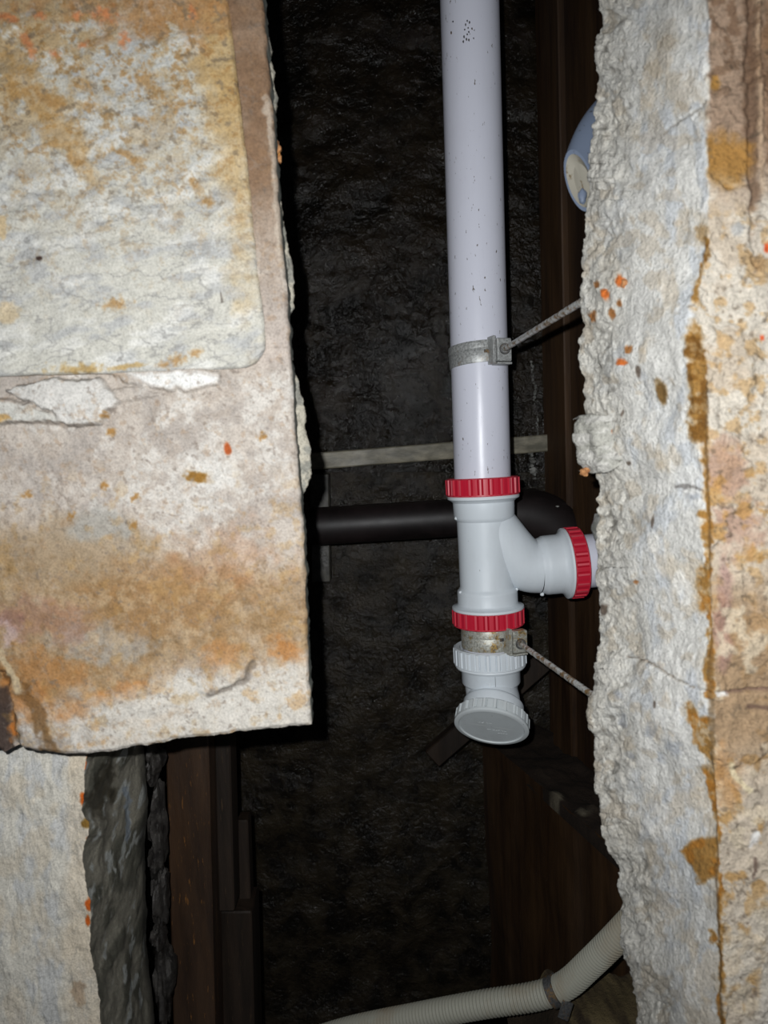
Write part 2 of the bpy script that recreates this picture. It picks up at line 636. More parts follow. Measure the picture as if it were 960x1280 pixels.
# lower board, standing proud of the planks and carrying a ledge of debris
CA = W(606, 960, 1.27)
CB = np.array([0.335, 0.66])
d2 = CB - CA[:2]
n2 = np.array([d2[1], -d2[0]])
n2 /= np.linalg.norm(n2)
if n2[0] > 0:
    n2 = -n2
U, V = np.meshgrid(np.linspace(0, 1, 90), np.linspace(0, 1, 120))
P = np.zeros((120, 90, 3))
P[..., 0] = CA[0] + d2[0] * U
P[..., 1] = CA[1] + d2[1] * U
P[..., 2] = ZL - V * (ZL - 0.0)
hh = (fbm(U * 60, V * 90, 14, 4, 8) - 0.5) * 0.012
P[..., 0] += n2[0] * hh
P[..., 1] += n2[1] * hh
grid_obj('lower_board', P, None, M_WOOD, ws)
# ledge top
P = np.zeros((26, 110, 3))
U, V = np.meshgrid(np.linspace(0, 1, 110), np.linspace(-0.04, 1, 26))
ia = LA[:2] + 0 * LB_dir
ib = LB[:2]
for i in range(26):
    for j in range(110):
        v, u = max(V[i, j], 0), U[i, j]
        lo = CA[:2] + d2 * u
        hi = ia + (ib - ia) * u
        xy = lo + (hi - lo) * v
        P[i, j] = (*xy, ZL)
rgh = fbm(U * 110, V * 26, 7, 4, 13)
P[..., 2] += (rgh - 0.45) * 0.02 + V * 0.01
P[..., 2] = np.where(V < 0, ZL - 0.02, P[..., 2])
Cc = np.zeros(P.shape) + np.array([44, 33, 24.0])
Cc = mixc(Cc, (120, 112, 95), sm(0.56, 0.66, rgh) * sm(0.25, 0.45, U) * sm(0.5, 0.05, V))
Cc = mixc(Cc, (90, 88, 80), sm(0.45, 0.6, rgh) * sm(0.70, 0.78, U) * sm(0.7, 0.1, V))
grid_obj('ledge', P, lin(Cc, 0.6), M_BROKEN, ws)

# ---- mortar shelf the hose is strapped to, low on the right
X, Y = np.meshgrid(np.linspace(640, 880, 70), np.linspace(1238, 1420, 50))
P = Wn(X, Y, 0.80)
P[..., 1] -= (Y - 1238) / 182 * 0.17
P[..., 2] += (fbm(X, Y, 30, 4, 9) - 0.5) * 0.03 * sm(640, 700, X)
edge_drop = sm(700, 655, X) + sm(1262, 1240, Y) * 0.3
P[..., 2] -= edge_drop * 0.05
P[..., 1] += sm(1262, 1240, Y) * 0.05
n = fbm(X, Y, 26, 4, 33)
Cc = np.zeros(P.shape) + np.array([58, 47, 34.0])
Cc = mixc(Cc, (112, 98, 68), sm(0.48, 0.66, n))
grid_obj('mortar_shelf', P, lin(Cc, 0.55), M_BROKEN, ws)

# ---- remaining shell of the shaft
def panel(name, a, b, c, d, mat):
    mb = MB()
    mb.add([a, b, c, d], [(0, 1, 2, 3)])
    return tag(mb.build(name, mat, smooth=0), kind='structure')


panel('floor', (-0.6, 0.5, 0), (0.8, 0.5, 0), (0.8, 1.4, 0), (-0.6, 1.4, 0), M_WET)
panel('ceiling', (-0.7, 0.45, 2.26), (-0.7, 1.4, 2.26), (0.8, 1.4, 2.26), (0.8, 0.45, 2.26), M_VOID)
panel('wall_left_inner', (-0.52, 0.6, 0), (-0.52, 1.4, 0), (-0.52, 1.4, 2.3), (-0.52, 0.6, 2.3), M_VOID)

# ---- left wall: a backing slab with one more stone on it, broken off along the hole
wl = tag(empty('wall_left', W(100, 900, 0.56)), kind='structure')


def slab_grid(edge, bot, x0, y0, Y0, thk, nx, ny, relief, paint, side_col, k, name, mat, parent, edge_rough=1.0, seed=2):
    s = np.concatenate([np.linspace(0, 1, nx), [1.0001, 1.0002, 1.0003]])
    t = np.concatenate([np.linspace(0, 1, ny), [1.0001, 1.0002, 1.0003]])
    Sg, Tg = np.meshgrid(np.minimum(s, 1), np.minimum(t, 1))
    kb = np.maximum((np.arange(len(s)) - nx + 1).clip(0)[None, :], (np.arange(len(t)) - ny + 1).clip(0)[:, None]) / 3.0
    xe = x0 + (edge(600) - x0) * Sg
    Yp = y0 + (bot(xe) - y0) * Tg
    Xp = x0 + (edge(Yp) - x0) * Sg
    Yp = y0 + (bot(Xp) - y0) * Tg
    er = (fbm(Xp, Yp, 16, 4, seed) - 0.5) * 5 * edge_rough
    Xp = Xp + er * sm(0.90, 1.0, Sg)
    Yp = Yp + er * sm(0.96, 1.0, Tg)
    P = Wn(Xp, Yp, Y0)
    h = relief(Xp, Yp)
    rd = sm(0, 3.5, np.minimum((1 - Sg) * (edge(Yp) - x0), (1 - Tg) * 900)) * 0.0025 - 0.0025
    P[..., 1] -= h + rd
    P[..., 1] += kb * thk
    P[..., 0] -= sm(0.3, 1, kb) * 0.002 * (fbm(Xp, Yp, 9, 3, seed + 3) - 0.3)
    C = paint(Xp, Yp)
    C = mixc(C, side_col, sm(0.0, 0.4, kb))
    return grid_obj(name, P, lin(C, k), mat, parent, smooth=50)


def relief_back(X, Y):
    h = (fbm(X, Y, 90, 3, 21) - 0.5) * 0.006 + (fbm(X, Y, 16, 4, 22) - 0.5) * 0.0022
    h += 0.0075 * poly(X, Y, [(8, 488), (60, 474), (128, 474), (150, 500), (128, 528), (88, 532), (66, 514)], 2.5, 4)
    h += 0.0055 * poly(X, Y, [(-250, 495), (5, 498), (45, 506), (72, 520), (84, 528), (0, 530), (-250, 535)], 2.5, 4)
    h += 0.0045 * poly(X, Y, [(130, 462), (275, 462), (272, 482), (240, 490), (190, 486), (160, 478)], 3, 4)
    h += 0.003 * poly(X, Y, [(140, 486), (180, 482), (200, 494), (150, 502)], 2, 3)
    h += 0.0035 * poly(X, Y, [(200, 780), (330, 780), (316, 828), (306, 848), (262, 870), (240, 860)], 3, 5) * sm(235, 285, X) * sm(780, 835, Y)
    h -= 0.010 * poly(X, Y, [(-60, 800), (6, 850), (12, 880), (22, 940), (-60, 960)], 8, 6)
    h += 0.0012 * sm(0.46, 0.64, fbm(X, Y, 55, 4, 25)) * sm(470, 520, Y)
    return h


def paint_back(X, Y):
    n1, n2, n3 = fbm(X, Y, 120, 5, 41), fbm(X, Y, 34, 5, 42), fbm(X, Y, 10, 4, 43)
    C = np.zeros(X.shape + (3,)) + np.array([204, 193, 181.0])
    C = mixc(C, (186, 176, 166), sm(0.48, 0.62, n2))
    C = mixc(C, (222, 216, 207), sm(0.50, 0.66, fbm(X, Y, 40, 6, 44, 0.65)) * 0.8)
    C = mixc(C, (178, 164, 150), sm(0.52, 0.66, fbm(X, Y, 12, 5, 40, 0.65)) * 0.5)
    # bare backing along the stone's right side
    br = sm(430, 170, Y) * (0.95 + 0.6 * (n2 - 0.5))
    C = mixc(C, (144, 114, 88), np.clip(br, 0, 1))
    C = mixc(C, (205, 190, 172), line(X, Y, [(332, 120), (342, 190), (346, 240), (352, 330)], 5, 5) * 0.8)
    C = mixc(C, (205, 190, 178), sm(330, 450, Y) * sm(470, 440, Y) * 0.6)
    # plaster flakes
    C = mixc(C, (221, 217, 210), poly(X, Y, [(8, 488), (60, 474), (128, 474), (150, 500), (128, 528), (88, 532), (66, 514)], 3, 5))
    C = mixc(C, (214, 211, 202), poly(X, Y, [(-250, 500), (5, 502), (45, 508), (82, 526), (0, 531), (-250, 535)], 2, 3))
    C = mixc(C, (205, 160, 90), poly(X, Y, [(-250, 518), (12, 518), (20, 524), (0, 530), (-250, 532)], 2, 3) * 0.8)
    C = mixc(C, (245, 243, 238), poly(X, Y, [(160, 466), (272, 468), (268, 482), (225, 487), (190, 482)], 4, 5))
    C = mixc(C, (232, 229, 222), blob(X, Y, 258, 590, 36, 22, 0, 1.3, 0.7, size=10, seed=51) * 0.7)
    C = mixc(C, (228, 224, 216), blob(X, Y, 180, 700, 30, 26, 0, 1.4, 0.7, size=9, seed=52) * 0.7)
    # golden brown run across the lower half
    m = sm(640, 735, Y + 60 * (n1 - 0.5) - 0.12 * (X - 100)) * sm(872, 825, Y + 90 * (n1 - 0.5) + 0.10 * (X - 150))
    C = mixc(C, (166, 132, 90), np.clip(m * (0.35 + 0.9 * fbm(X, Y, 22, 6, 45, 0.65)), 0, 1))
    m2 = blob(X, Y, 90, 690, 105, 45, -8, 0.9, seed=53)
    C = mixc(C, (171, 150, 122), m2 * 0.75)
    C = mixc(C, (176, 172, 163), blob(X, Y, 128, 655, 34, 26, 0, 0.8, seed=54) * 0.85)
    C = mixc(C, (172, 163, 150), blob(X, Y, 120, 806, 66, 22, 6, 0.9, seed=55) * 0.85)
    C = mixc(C, (164, 122, 76), blob(X, Y, 200, 745, 95, 42, 0, 1.0, seed=56) * 0.5)
    C = mixc(C, (176, 112, 66), blob(X, Y, 275, 700, 60, 35, 0, 1.3, 0.8, size=14, seed=57) * 0.3)
    C = mixc(C, (196, 172, 138), sm(0.50, 0.66, fbm(X, Y, 14, 6, 46, 0.68)) * sm(650, 730, Y) * 0.55)
    C = mixc(C, (136, 104, 66), sm(0.54, 0.70, fbm(X, Y, 9, 5, 50, 0.65)) * sm(650, 730, Y) * sm(900, 840, Y) * 0.4)
    C = mixc(C, (160, 118, 100), blob(X, Y, 60, 775, 70, 22, 10, 1.1, seed=58) * 0.5)
    # orange rust near the bottom
    for cx, cy, rx, ry, a, s in ((160, 862, 20, 12, -15, .8), (108, 880, 34, 10, -22, .8), (50, 845, 50, 32, 0, .5), (278, 822, 26, 18, 0, .5), (355, 812, 18, 14, 30, .8),
                                 (380, 850, 8, 20, 0, .5), (195, 900, 34, 6, -18, .7), (145, 905, 16, 5, -20, .6), (30, 875, 40, 20, 0, .6), (150, 925, 40, 5, -8, .5), (12, 905, 8, 16, 10, .9), (0, 858, 8, 16, 0, .9)):
        C = mixc(C, (196, 124, 56), blob(X, Y, cx, cy, rx, ry, a, 1.3, 0.7, size=10, seed=int(60 + cx)) * s * 0.8)
    wht = sm(838, 872, Y + 0.18 * (X - 200) + 60 * (n2 - 0.5)) * sm(60, 150, X + 40 * (n2 - .5))
    C = mixc(C, (228, 222, 211), wht * 0.85)
    C = mixc(C, (204, 156, 96), sm(0.58, 0.72, fbm(X, Y, 22, 6, 71, 0.6)) * sm(820, 880, Y) * 0.5)
    C = mixc(C, (120, 85, 45), line(X, Y, [(26, 860), (50, 890), (62, 940)], 9, 8) * 0.75)
    C = mixc(C, (215, 195, 160), line(X, Y, [(0, 815), (14, 845), (24, 862)], 5, 3) * 0.9)
    C = mixc(C, (70, 55, 48), poly(X, Y, [(-250, 850), (0, 862), (8, 900), (14, 945), (-250, 960)], 5, 6) * 0.9)
    C = mixc(C, (206, 126, 56), blob(X, Y, 11, 912, 7, 14, 8, 1.2, 0.7, size=5, seed=72) + 0 * X)
    C = mixc(C, (150, 112, 98), blob(X, Y, 12, 775, 14, 12, 0, 1.2, 0.6, seed=73) * 0.7)
    C = mixc(C, (212, 188, 184), blob(X, Y, 14, 792, 12, 14, 0, 1.3, 0.6, size=6, seed=74) * 0.7)
    # small stains, chips, pits and edge lines
    C = mixc(C, (150, 108, 44), blob(X, Y, 244, 596, 12, 7, 0, 0.8, seed=75))
    C = mixc(C, (186, 92, 42), blob(X, Y, 284, 561, 4.5, 8, -15, 0.4, seed=76))
    for cx, cy in ((169, 622), (90, 645), (138, 540), (132, 520), (168, 656), (328, 545), (130, 607), (35, 618)):
        C = mixc(C, (168, 118, 52), blob(X, Y, cx, cy, 5, 4, -20, 1.6, 0.6, size=4, seed=cx) * 0.8)
    C = mixc(C, (164, 128, 92), sm(0.66, 0.76, n3) * 0.28)
    C = mixc(C, (132, 118, 106), sm(0.74, 0.82, fbm(X, Y, 7, 3, 47)) * 0.5)
    C = mixc(C, (182, 142, 84), sm(0.62, 0.76, fbm(X, Y, 18, 5, 48)) * sm(560, 640, Y) * 0.35)
    C = mixc(C, (160, 148, 138), sm(0.965, 0.995, ridge(X, Y, 42, 4, 49)) * 0.3)
    C = mixc(C, (140, 128, 116), line(X, Y, [(0, 529), (45, 528), (88, 533), (118, 531)], 2.2, 3) * 0.6)  # darker line along the lower edge of the plaster flakes
    C = mixc(C, (120, 110, 100), line(X, Y, [(262, 868), (288, 860), (306, 850), (316, 828)], 4, 4) * 0.6)
    return C


edge_b = interp([(-300, 316), (-80, 324), (0, 328), (60, 333), (120, 338), (200, 345), (280, 350), (350, 357), (440, 362), (500, 366), (560, 370), (620, 376), (700, 381), (800, 384), (905, 388), (1200, 388)])
bot_b = interp([(-400, 925), (-60, 935), (0, 944), (20, 934), (50, 940), (90, 944), (130, 941), (160, 935), (230, 923), (300, 915), (388, 905), (500, 897)])
slab_grid(edge_b, bot_b, -260, -200, 0.56, 0.022, 440, 760, relief_back, paint_back, (128, 132, 124), KST * 0.86, 'backing_slab', M_STONE, wl)


def relief_tile(X, Y):
    Yr = Y + 0.25 * X
    return (fbm(X, Y, 120, 3, 81) - 0.5) * 0.005 + (fbm(X * 0.45, Yr, 12, 4, 82) - 0.5) * 0.0018 + (fbm(X * 0.5, Yr, 34, 3, 83) - 0.5) * 0.0028


def paint_tile(X, Y):
    Yr = Y + 0.22 * X + 14 * (fbm(X, Y, 70, 3, 90) - .5)
    n1, n2, n3 = fbm(X, Y, 110, 5, 91), fbm(X, Y, 30, 5, 92), fbm(X, Y, 9, 4, 93)
    C = np.zeros(X.shape + (3,)) + np.array([206, 203, 192.0])
    C = mixc(C, (184, 184, 182), sm(0.46, 0.68, fbm(X * 0.4, Yr, 14, 5, 94)) * 0.8)
    C = mixc(C, (226, 224, 217), sm(0.56, 0.7, fbm(X * 0.4, Yr, 20, 4, 95)) * 0.7)
    C = mixc(C, (150, 148, 144), sm(0.935, 0.985, ridge(X * 0.45, Yr, 22, 4, 96)) * 0.55)
    up = sm(330, 40, Y + 120 * (n1 - 0.5))
    och = sm(0.44, 0.64, 0.45 * n2 + 0.55 * fbm(X, Y, 9, 5, 89, 0.7) + 0.06 * up) * up
    C = mixc(C, (182, 152, 106), och * 0.8)
    C = mixc(C, (196, 162, 106), blob(X, Y, 285, 110, 26, 210, -6, 0.9, 0.7, size=24, seed=97) * 0.75)
    C = mixc(C, (200, 202, 200), blob(X, Y, 150, 85, 40, 46, 20, 1.4, 0.7, size=12, seed=98) * 0.65)
    C = mixc(C, (164, 124, 72), sm(0.56, 0.68, fbm(X, Y, 12, 6, 99, 0.68)) * sm(470, 40, Y) * 0.7)
    C = mixc(C, (186, 142, 80), blob(X, Y, 60, 140, 20, 90, -35, 1.1, seed=100) * 0.55)
    C = mixc(C, (174, 124, 76), blob(X, Y, 230, 5, 160, 36, 0, 1.3, 0.6, size=14, seed=110) * 0.6)
    for cx, cy, rx, ry, a in ((36, 56, 6, 14, -28), (68, 66, 7, 5, 0), (103, 54, 6, 5, 0), (130, 16, 14, 9, 10), (12, 22, 10, 5, 20), (50, 20, 6, 4, 0), (96, 18, 6, 5, 0), (155, 48, 7, 9, 0), (2, 20, 6, 6, 0), (241, 18, 4, 12, 0)):
        C = mixc(C, (214, 134, 84), blob(X, Y, cx, cy, rx * .9, ry * .9, a, 1.6, 0.7, size=5, seed=cx + 3) * 0.8)
    for cx, cy, rx, ry, a in ((108, 107, 9, 5, 40), (154, 192, 11, 4, 25), (242, 228, 4, 9, -25), (98, 202, 7, 5, 10), (180, 100, 18, 8, 20), (178, 150, 10, 5, 0), (60, 124, 20, 6, 35),
                              (228, 130, 14, 4, 0), (232, 105, 4, 7, 0), (112, 135, 6, 8, 0), (258, 252, 7, 5, 0), (145, 380, 14, 6, 0), (222, 449, 8, 6, 0), (245, 441, 7, 4, -30), (204, 457, 8, 4, 0), (170, 200, 8, 4, 0)):
        C = mixc(C, (176, 136, 84), blob(X, Y, cx, cy, rx, ry, a, 1.7, 0.8, size=5, seed=cx + 5) * 0.8)
    C = mixc(C, (186, 146, 74), blob(X, Y, 100, 462, 30, 5, 0, 2.0, 0.8, size=6, seed=120) * 0.7 + blob(X, Y, 160, 458, 20, 3, -10, 1.0, seed=121) * 0.6)
    C = mixc(C, (214, 186, 140), blob(X, Y, 2, 285, 8, 14, 0, 0.9, seed=122) * 0.8 + blob(X, Y, 6, 390, 16, 12, 0, 0.9, seed=123) * 0.6)
    C = mixc(C, (128, 112, 92), sm(0.68, 0.74, n3) * sm(420, 120, Y) * 0.6)
    C = mixc(C, (70, 52, 44), blob(X, Y, 49, 323, 5, 3, 8, 0.3, 0.25, seed=124))
    C = mixc(C, (110, 100, 92), line(X, Y, [(276, 366), (278, 378)], 1.2))
    return C


edge_t = interp([(-300, 268), (-60, 281), (0, 285), (60, 292), (120, 299), (180, 306), (240, 312), (330, 320), (400, 328), (430, 331), (446, 331), (453, 326), (458, 316), (461, 300), (700, 300)])
bot_t = interp([(-400, 482), (0, 470), (60, 468), (200, 465), (280, 461), (310, 459), (320, 456), (331, 448), (500, 440)])
slab_grid(edge_t, bot_t, -260, -200, 0.555, 0.004, 340, 460, relief_tile, paint_tile, (150, 128, 104), KST * 0.92, 'facing_stone', M_STONE, wl, 0.35, 6)

# mortar bed showing in flakes behind the slab's broken edge
lip = interp([(-200, 326), (0, 328), (40, 333), (62, 339), (70, 337), (84, 342), (100, 341), (122, 347), (140, 343), (165, 344), (180, 349), (196, 349), (204, 346), (240, 350), (280, 354), (310, 360), (335, 366), (360, 367), (385, 366), (395, 361),
              (430, 362), (442, 365), (452, 364), (470, 371), (490, 375), (505, 379), (520, 382), (530, 380), (545, 384), (558, 388), (570, 386), (585, 389), (598, 388), (610, 383), (618, 377), (640, 376), (700, 380), (800, 383), (900, 386)])
yy = np.linspace(-150, 890, 520)
Xg = []
for k, q in enumerate(np.linspace(0, 1, 14)):
    Xg.append(edge_b(yy) - 14 + (lip(yy) - edge_b(yy) + 14) * q + q * (fbm(yy, yy * 0, 7, 3, 130) - 0.5) * 4)
Xg = np.array(Xg).T
Yg = np.repeat(yy[:, None], 14, 1)
P = Wn(Xg, Yg, 0.586)
P[..., 1] += (fbm(Xg, Yg, 9, 3, 131) - 0.5) * 0.004 + np.linspace(0, 1, 14)[None, :] ** 3 * 0.004
P2 = P[:, -1:, :] + np.array([-0.004, 0.014, 0])
P = np.concatenate([P, P2], 1)
Xq = np.concatenate([Xg, Xg[:, -1:]], 1)
Yq = np.concatenate([Yg, Yg[:, -1:]], 1)
C = np.zeros(P.shape) + np.array([196, 189, 172.0])
C = mixc(C, (152, 150, 140), sm(0.45, 0.6, fbm(Xq, Yq, 10, 4, 132)))
C = mixc(C, (120, 118, 110), sm(0.5, 0.65, fbm(Xq, Yq, 24, 3, 133)) * sm(300, 200, Yq))
C = mixc(C, (206, 140, 70), blob(Xq, Yq, 346, 188, 6, 10, 0, 0.5, seed=134))
grid_obj('mortar_bed', P, lin(C, KST), M_BROKEN, wl)
for px, py, r in ((346, 184, 0.0035), (349, 199, 0.0022)):
    mb = MB()
    rock(mb, W(px, py, 0.585), r * 0.9, r, r * 1.3, int(px + py), 8)
    mb.build('stone_chip', M_CHIP, wl)

# ---- lower left: the next stone further back, its pale face and slaty broken side
wj = tag(empty('wall_left_lower', W(60, 1280, 0.63)), kind='structure')
ejp = interp([(880, 108), (945, 109), (965, 107), (985, 106), (1000, 104), (1012, 102), (1018, 107), (1030, 112), (1042, 111), (1055, 106), (1066, 103), (1080, 104), (1095, 107), (1110, 110), (1125, 114), (1140, 114), (1160, 112), (1180, 112), (1200, 114), (1225, 120), (1250, 124), (1280, 125), (1400, 128)])
yy = np.linspace(890, 1420, 380)
nf, ns = 170, 110
rows, colsx, kk = [], [], []
Xf = np.array([np.linspace(-260, 1, 20)[:-1].tolist() + np.linspace(1, ejp(y), nf).tolist() for y in yy])
Yf = np.repeat(yy[:, None], Xf.shape[1], 1)
Xf = Xf + (fbm(Xf, Yf, 8, 3, 139) - 0.5) * 4 * sm(-20, 0, Xf - ejp(Yf))
Pf = Wn(Xf, Yf, 0.63)
Pf[..., 1] -= (fbm(Xf, Yf, 60, 4, 140) - 0.5) * 0.006 + (fbm(Xf, Yf * 0.5, 10, 4, 141) - 0.5) * 0.003
Cf = np.zeros(Pf.shape) + np.array([204, 199, 187.0])
Cf = mixc(Cf, (190, 190, 188), sm(0.46, 0.64, fbm(Xf, Yf * 0.45, 18, 5, 142)) * 0.8)
Cf = mixc(Cf, (196, 184, 164), sm(0.5, 0.66, fbm(Xf, Yf * 0.6, 26, 4, 143)) * 0.6)
Cf = mixc(Cf, (204, 190, 168), sm(78, 96, Xf + 0.02 * (Yf - 950) + 14 * (fbm(Xf, Yf, 20, 3, 144) - .5)) * 0.7)
Cf = mixc(Cf, (150, 148, 142), sm(0.95, 0.99, ridge(Xf, Yf * 0.5, 16, 4, 145)) * 0.4)
for cx, cy, rx, ry in ((104, 998, 4, 8), (108, 1028, 6, 6), (111, 1130, 4, 9), (110, 960, 2.5, 16), (109, 1152, 3, 8), (112, 1048, 4, 4)):
    Cf = mixc(Cf, (196, 92, 26) if cy != 1028 else (128, 96, 40), blob(Xf, Yf, cx, cy, rx, ry, 0, 0.6, seed=cx + cy))
Cf = mixc(Cf, (150, 125, 98), blob(Xf, Yf, 98, 1242, 8, 16, 0, 0.9, seed=149) * 0.6)
# side face, running back from the broken edge
ex2 = interp([(880, 176), (945, 182), (1000, 184), (1050, 180), (1080, 182), (1120, 186), (1180, 186), (1240, 190), (1420, 200)])
E = Pf[:, -1, :]
B = np.array([W(float(ex2(y)), y, 0.80) for y in yy])
q = np.linspace(0, 1, ns)[1:]
Ps = E[:, None, :] * (1 - q)[None, :, None] + B[:, None, :] * q[None, :, None]
Xs = np.repeat((q * 85)[None, :], len(yy), 0)
Ys = np.repeat(yy[:, None], ns - 1, 1)
st = fbm((Xs + 0.35 * Ys) * 1.0, Ys * 0.35, 17, 5, 150)
Ps[..., 0] += (st - 0.5) * 0.006 * sm(0, 8, Xs) + (fbm(Xs, Ys * 0.4, 40, 3, 151) - 0.5) * 0.014 * sm(0, 20, Xs)
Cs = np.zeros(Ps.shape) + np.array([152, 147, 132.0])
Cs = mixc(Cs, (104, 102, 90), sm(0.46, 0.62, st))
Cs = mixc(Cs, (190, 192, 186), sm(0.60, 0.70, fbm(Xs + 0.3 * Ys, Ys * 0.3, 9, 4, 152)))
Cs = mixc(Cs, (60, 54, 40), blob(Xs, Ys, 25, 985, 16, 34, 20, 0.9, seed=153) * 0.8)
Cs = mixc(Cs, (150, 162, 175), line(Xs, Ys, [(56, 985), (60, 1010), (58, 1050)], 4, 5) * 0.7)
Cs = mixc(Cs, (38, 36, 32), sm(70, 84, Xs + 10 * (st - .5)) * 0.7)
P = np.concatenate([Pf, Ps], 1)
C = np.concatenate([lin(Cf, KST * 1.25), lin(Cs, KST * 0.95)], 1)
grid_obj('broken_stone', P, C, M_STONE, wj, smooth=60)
for i, (px, py, w, h, d) in enumerate(((194, 952, 9, 24, 0.82), (198, 1030, 9, 46, 0.83), (201, 1118, 10, 44, 0.84), (206, 1222, 11, 56, 0.85), (195, 1075, 6, 20, 0.83), (199, 1166, 7, 18, 0.84))):
    mb = MB()
    s = d / F
    rock(mb, W(px, py, d), w * s, 0.02, h * s, 200 + i, 16, 0.3)
    mb.build('rubble_stone', M_ROCK, wj, 30)

# ---- right wall: pale broken flank of the hole and the stained outer face
wr = tag(empty('wall_right', W(890, 1280, 0.5)), kind='structure')
eA = interp([(-200, 748), (0, 748), (12, 745), (24, 752), (40, 752), (60, 747), (78, 745), (95, 750), (110, 746), (150, 746), (200, 742), (230, 742), (260, 735), (285, 734), (300, 731), (322, 729), (335, 734), (350, 733), (372, 729), (390, 729), (405, 730), (440, 725), (448, 724),
             (470, 731), (490, 734), (515, 736), (540, 735), (560, 735), (590, 745), (600, 750), (620, 748), (635, 746), (660, 749), (720, 750), (780, 753), (800, 752), (830, 747), (860, 743), (880, 735), (895, 737), (920, 743), (960, 745), (985, 749), (1000, 755), (1040, 756), (1070, 763),
             (1090, 769), (1110, 771), (1130, 776), (1150, 776), (1200, 781), (1240, 790), (1280, 796), (1420, 810)])
eB = interp([(-200, 882), (0, 886), (100, 886), (200, 885), (300, 884), (340, 878), (380, 868), (410, 862), (440, 866), (550, 872), (600, 880), (700, 886), (800, 890), (870, 890), (960, 892), (1060, 898), (1160, 902), (1280, 906), (1420, 910)])
yy = np.linspace(-200, 1420, 860)
na, nc = 190, 130
A = Wn(eA(yy) + (fbm(yy, yy * 0 + 3, 9, 3, 160) - 0.5) * 5, yy, 0.60)
Bp = Wn(eB(yy), yy, 0.475)
Cp = Wn(yy * 0 + 1250, yy, 0.455)
D = A + np.array([0.26, 0.03, 0])
qa = np.linspace(0, 1, na)
qc = np.linspace(0, 1, nc + 1)[1:] ** 1.25
Pa = A[:, None] * (1 - qa)[None, :, None] + Bp[:, None] * qa[None, :, None]
Pc = Bp[:, None] * (1 - qc)[None, :, None] + Cp[:, None] * qc[None, :, None]
base = np.concatenate([Pa, Pc], 1)
vv = base - CAM
zz = vv @ fw
X = 480 + F * (vv @ RT) / zz
Y = 640 - F * (vv @ UP) / zz
q = np.concatenate([np.repeat(qa[None], len(yy), 0), 1 + np.repeat(qc[None], len(yy), 0)], 1)
N = normals(base)
# soften the arris between flank and face
for _ in range(3):
    N[:, 1:-1] = (N[:, :-2] + N[:, 1:-1] * 2 + N[:, 2:]) / 4
N /= np.linalg.norm(N, axis=-1, keepdims=True)
dA = X - eA(Y)
fl = sm(1.03, 0.97, q)
rough = sm(75, 18, dA + 30 * (fbm(X, Y, 60, 3, 161) - .5)) * fl
pits = ridge(X, Y, 15, 4, 162)
h = fl * ((fbm(X, Y, 110, 3, 163) - 0.5) * 0.014 + (fbm(X * 1.0, Y * 0.55, 22, 4, 164) - 0.5) * 0.0022)
h += rough * ((pits - 0.75) * 0.0028 + (fbm(X, Y, 6, 4, 165) - 0.5) * 0.0034 + (fbm(X, Y, 30, 3, 166) - 0.5) * 0.009)
h += fl * (1 - rough) * (fbm(X * 1.2, Y * 0.6, 7, 3, 167) - 0.5) * 0.0009
face = 1 - fl
h += face * ((fbm(X, Y, 50, 4, 168) - 0.5) * 0.006 + (fbm(X, Y, 14, 3, 169) - 0.5) * 0.002 + 0.002 * sm(0.5, 0.6, fbm(X, Y, 30, 4, 173)))
h -= 0.003 * line(X, Y, [(888, 865), (905, 866), (930, 864), (965, 862)], 2.0, 2) * face
h -= 0.0025 * line(X, Y, [(782, 822), (812, 828), (842, 846), (868, 858), (888, 864)], 1.6, 3)
h -= 0.002 * line(X, Y, [(826, 170), (845, 158), (866, 142), (884, 128)], 1.2, 3)
h -= 0.004 * line(X, Y, [(938, 0), (937, 90), (940, 200), (946, 330)], 5, 4)
h += 0.003 * line(X, Y, [(946, 0), (947, 90), (950, 180)], 3, 2)
P = base + N * h[..., None]
n1, n2, n3 = fbm(X, Y, 110, 5, 171), fbm(X, Y * 0.6, 32, 5, 172), fbm(X, Y, 9, 4, 174)
C = np.zeros(P.shape) + np.array([206, 204, 198.0])
C = mixc(C, (188, 194, 202), sm(0.48, 0.66, fbm(X * 1.3, Y * 0.45, 26, 5, 175)) * 0.5)
C = mixc(C, (204, 190, 168), sm(0.54, 0.68, n2) * 0.6)
C = mixc(C, (226, 224, 218), sm(0.56, 0.68, fbm(X, Y * 0.6, 18, 4, 176)) * 0.7)
C = mixc(C, (192, 188, 178), rough * 0.7)
C = mixc(C, (210, 206, 196), rough * sm(0.5, 0.62, n3) * 0.9)
C = mixc(C, (120, 116, 108), rough * sm(0.55, 0.40, pits) * 0.6)
C = mixc(C, (172, 162, 146), sm(300, 120, Y) * sm(0.48, 0.6, n1) * 0.6)
C = mixc(C, (178, 160, 134), sm(0.60, 0.68, fbm(X, Y, 20, 4, 177)) * 0.35)
for cx, cy, rx, ry in ((760, 898, 6, 9), (770, 945, 5, 6), (798, 912, 6, 10), (826, 934, 10, 9), (806, 948, 5, 6), (757, 870, 4, 6), (852, 620, 10, 3)):
    C = mixc(C, (128, 136, 150), blob(X, Y, cx + 20, cy, rx, ry, 0, 1.2, 0.6, size=6, seed=cx) * 0.4)
C = mixc(C, (120, 92, 50), blob(X, Y, 827, 490, 6.5, 16, -4, 0.4, 0.3, seed=180))
for cx, cy, rx, ry in ((803, 464, 3, 7), (781, 516, 1.6, 5), (788, 578, 3, 3), (757, 762, 4, 7), (821, 652, 2, 8), (823, 880, 2, 4)):
    C = mixc(C, (92, 78, 66), blob(X, Y, cx, cy, rx, ry, 0, 0.5, seed=cx + 1) * 0.85)
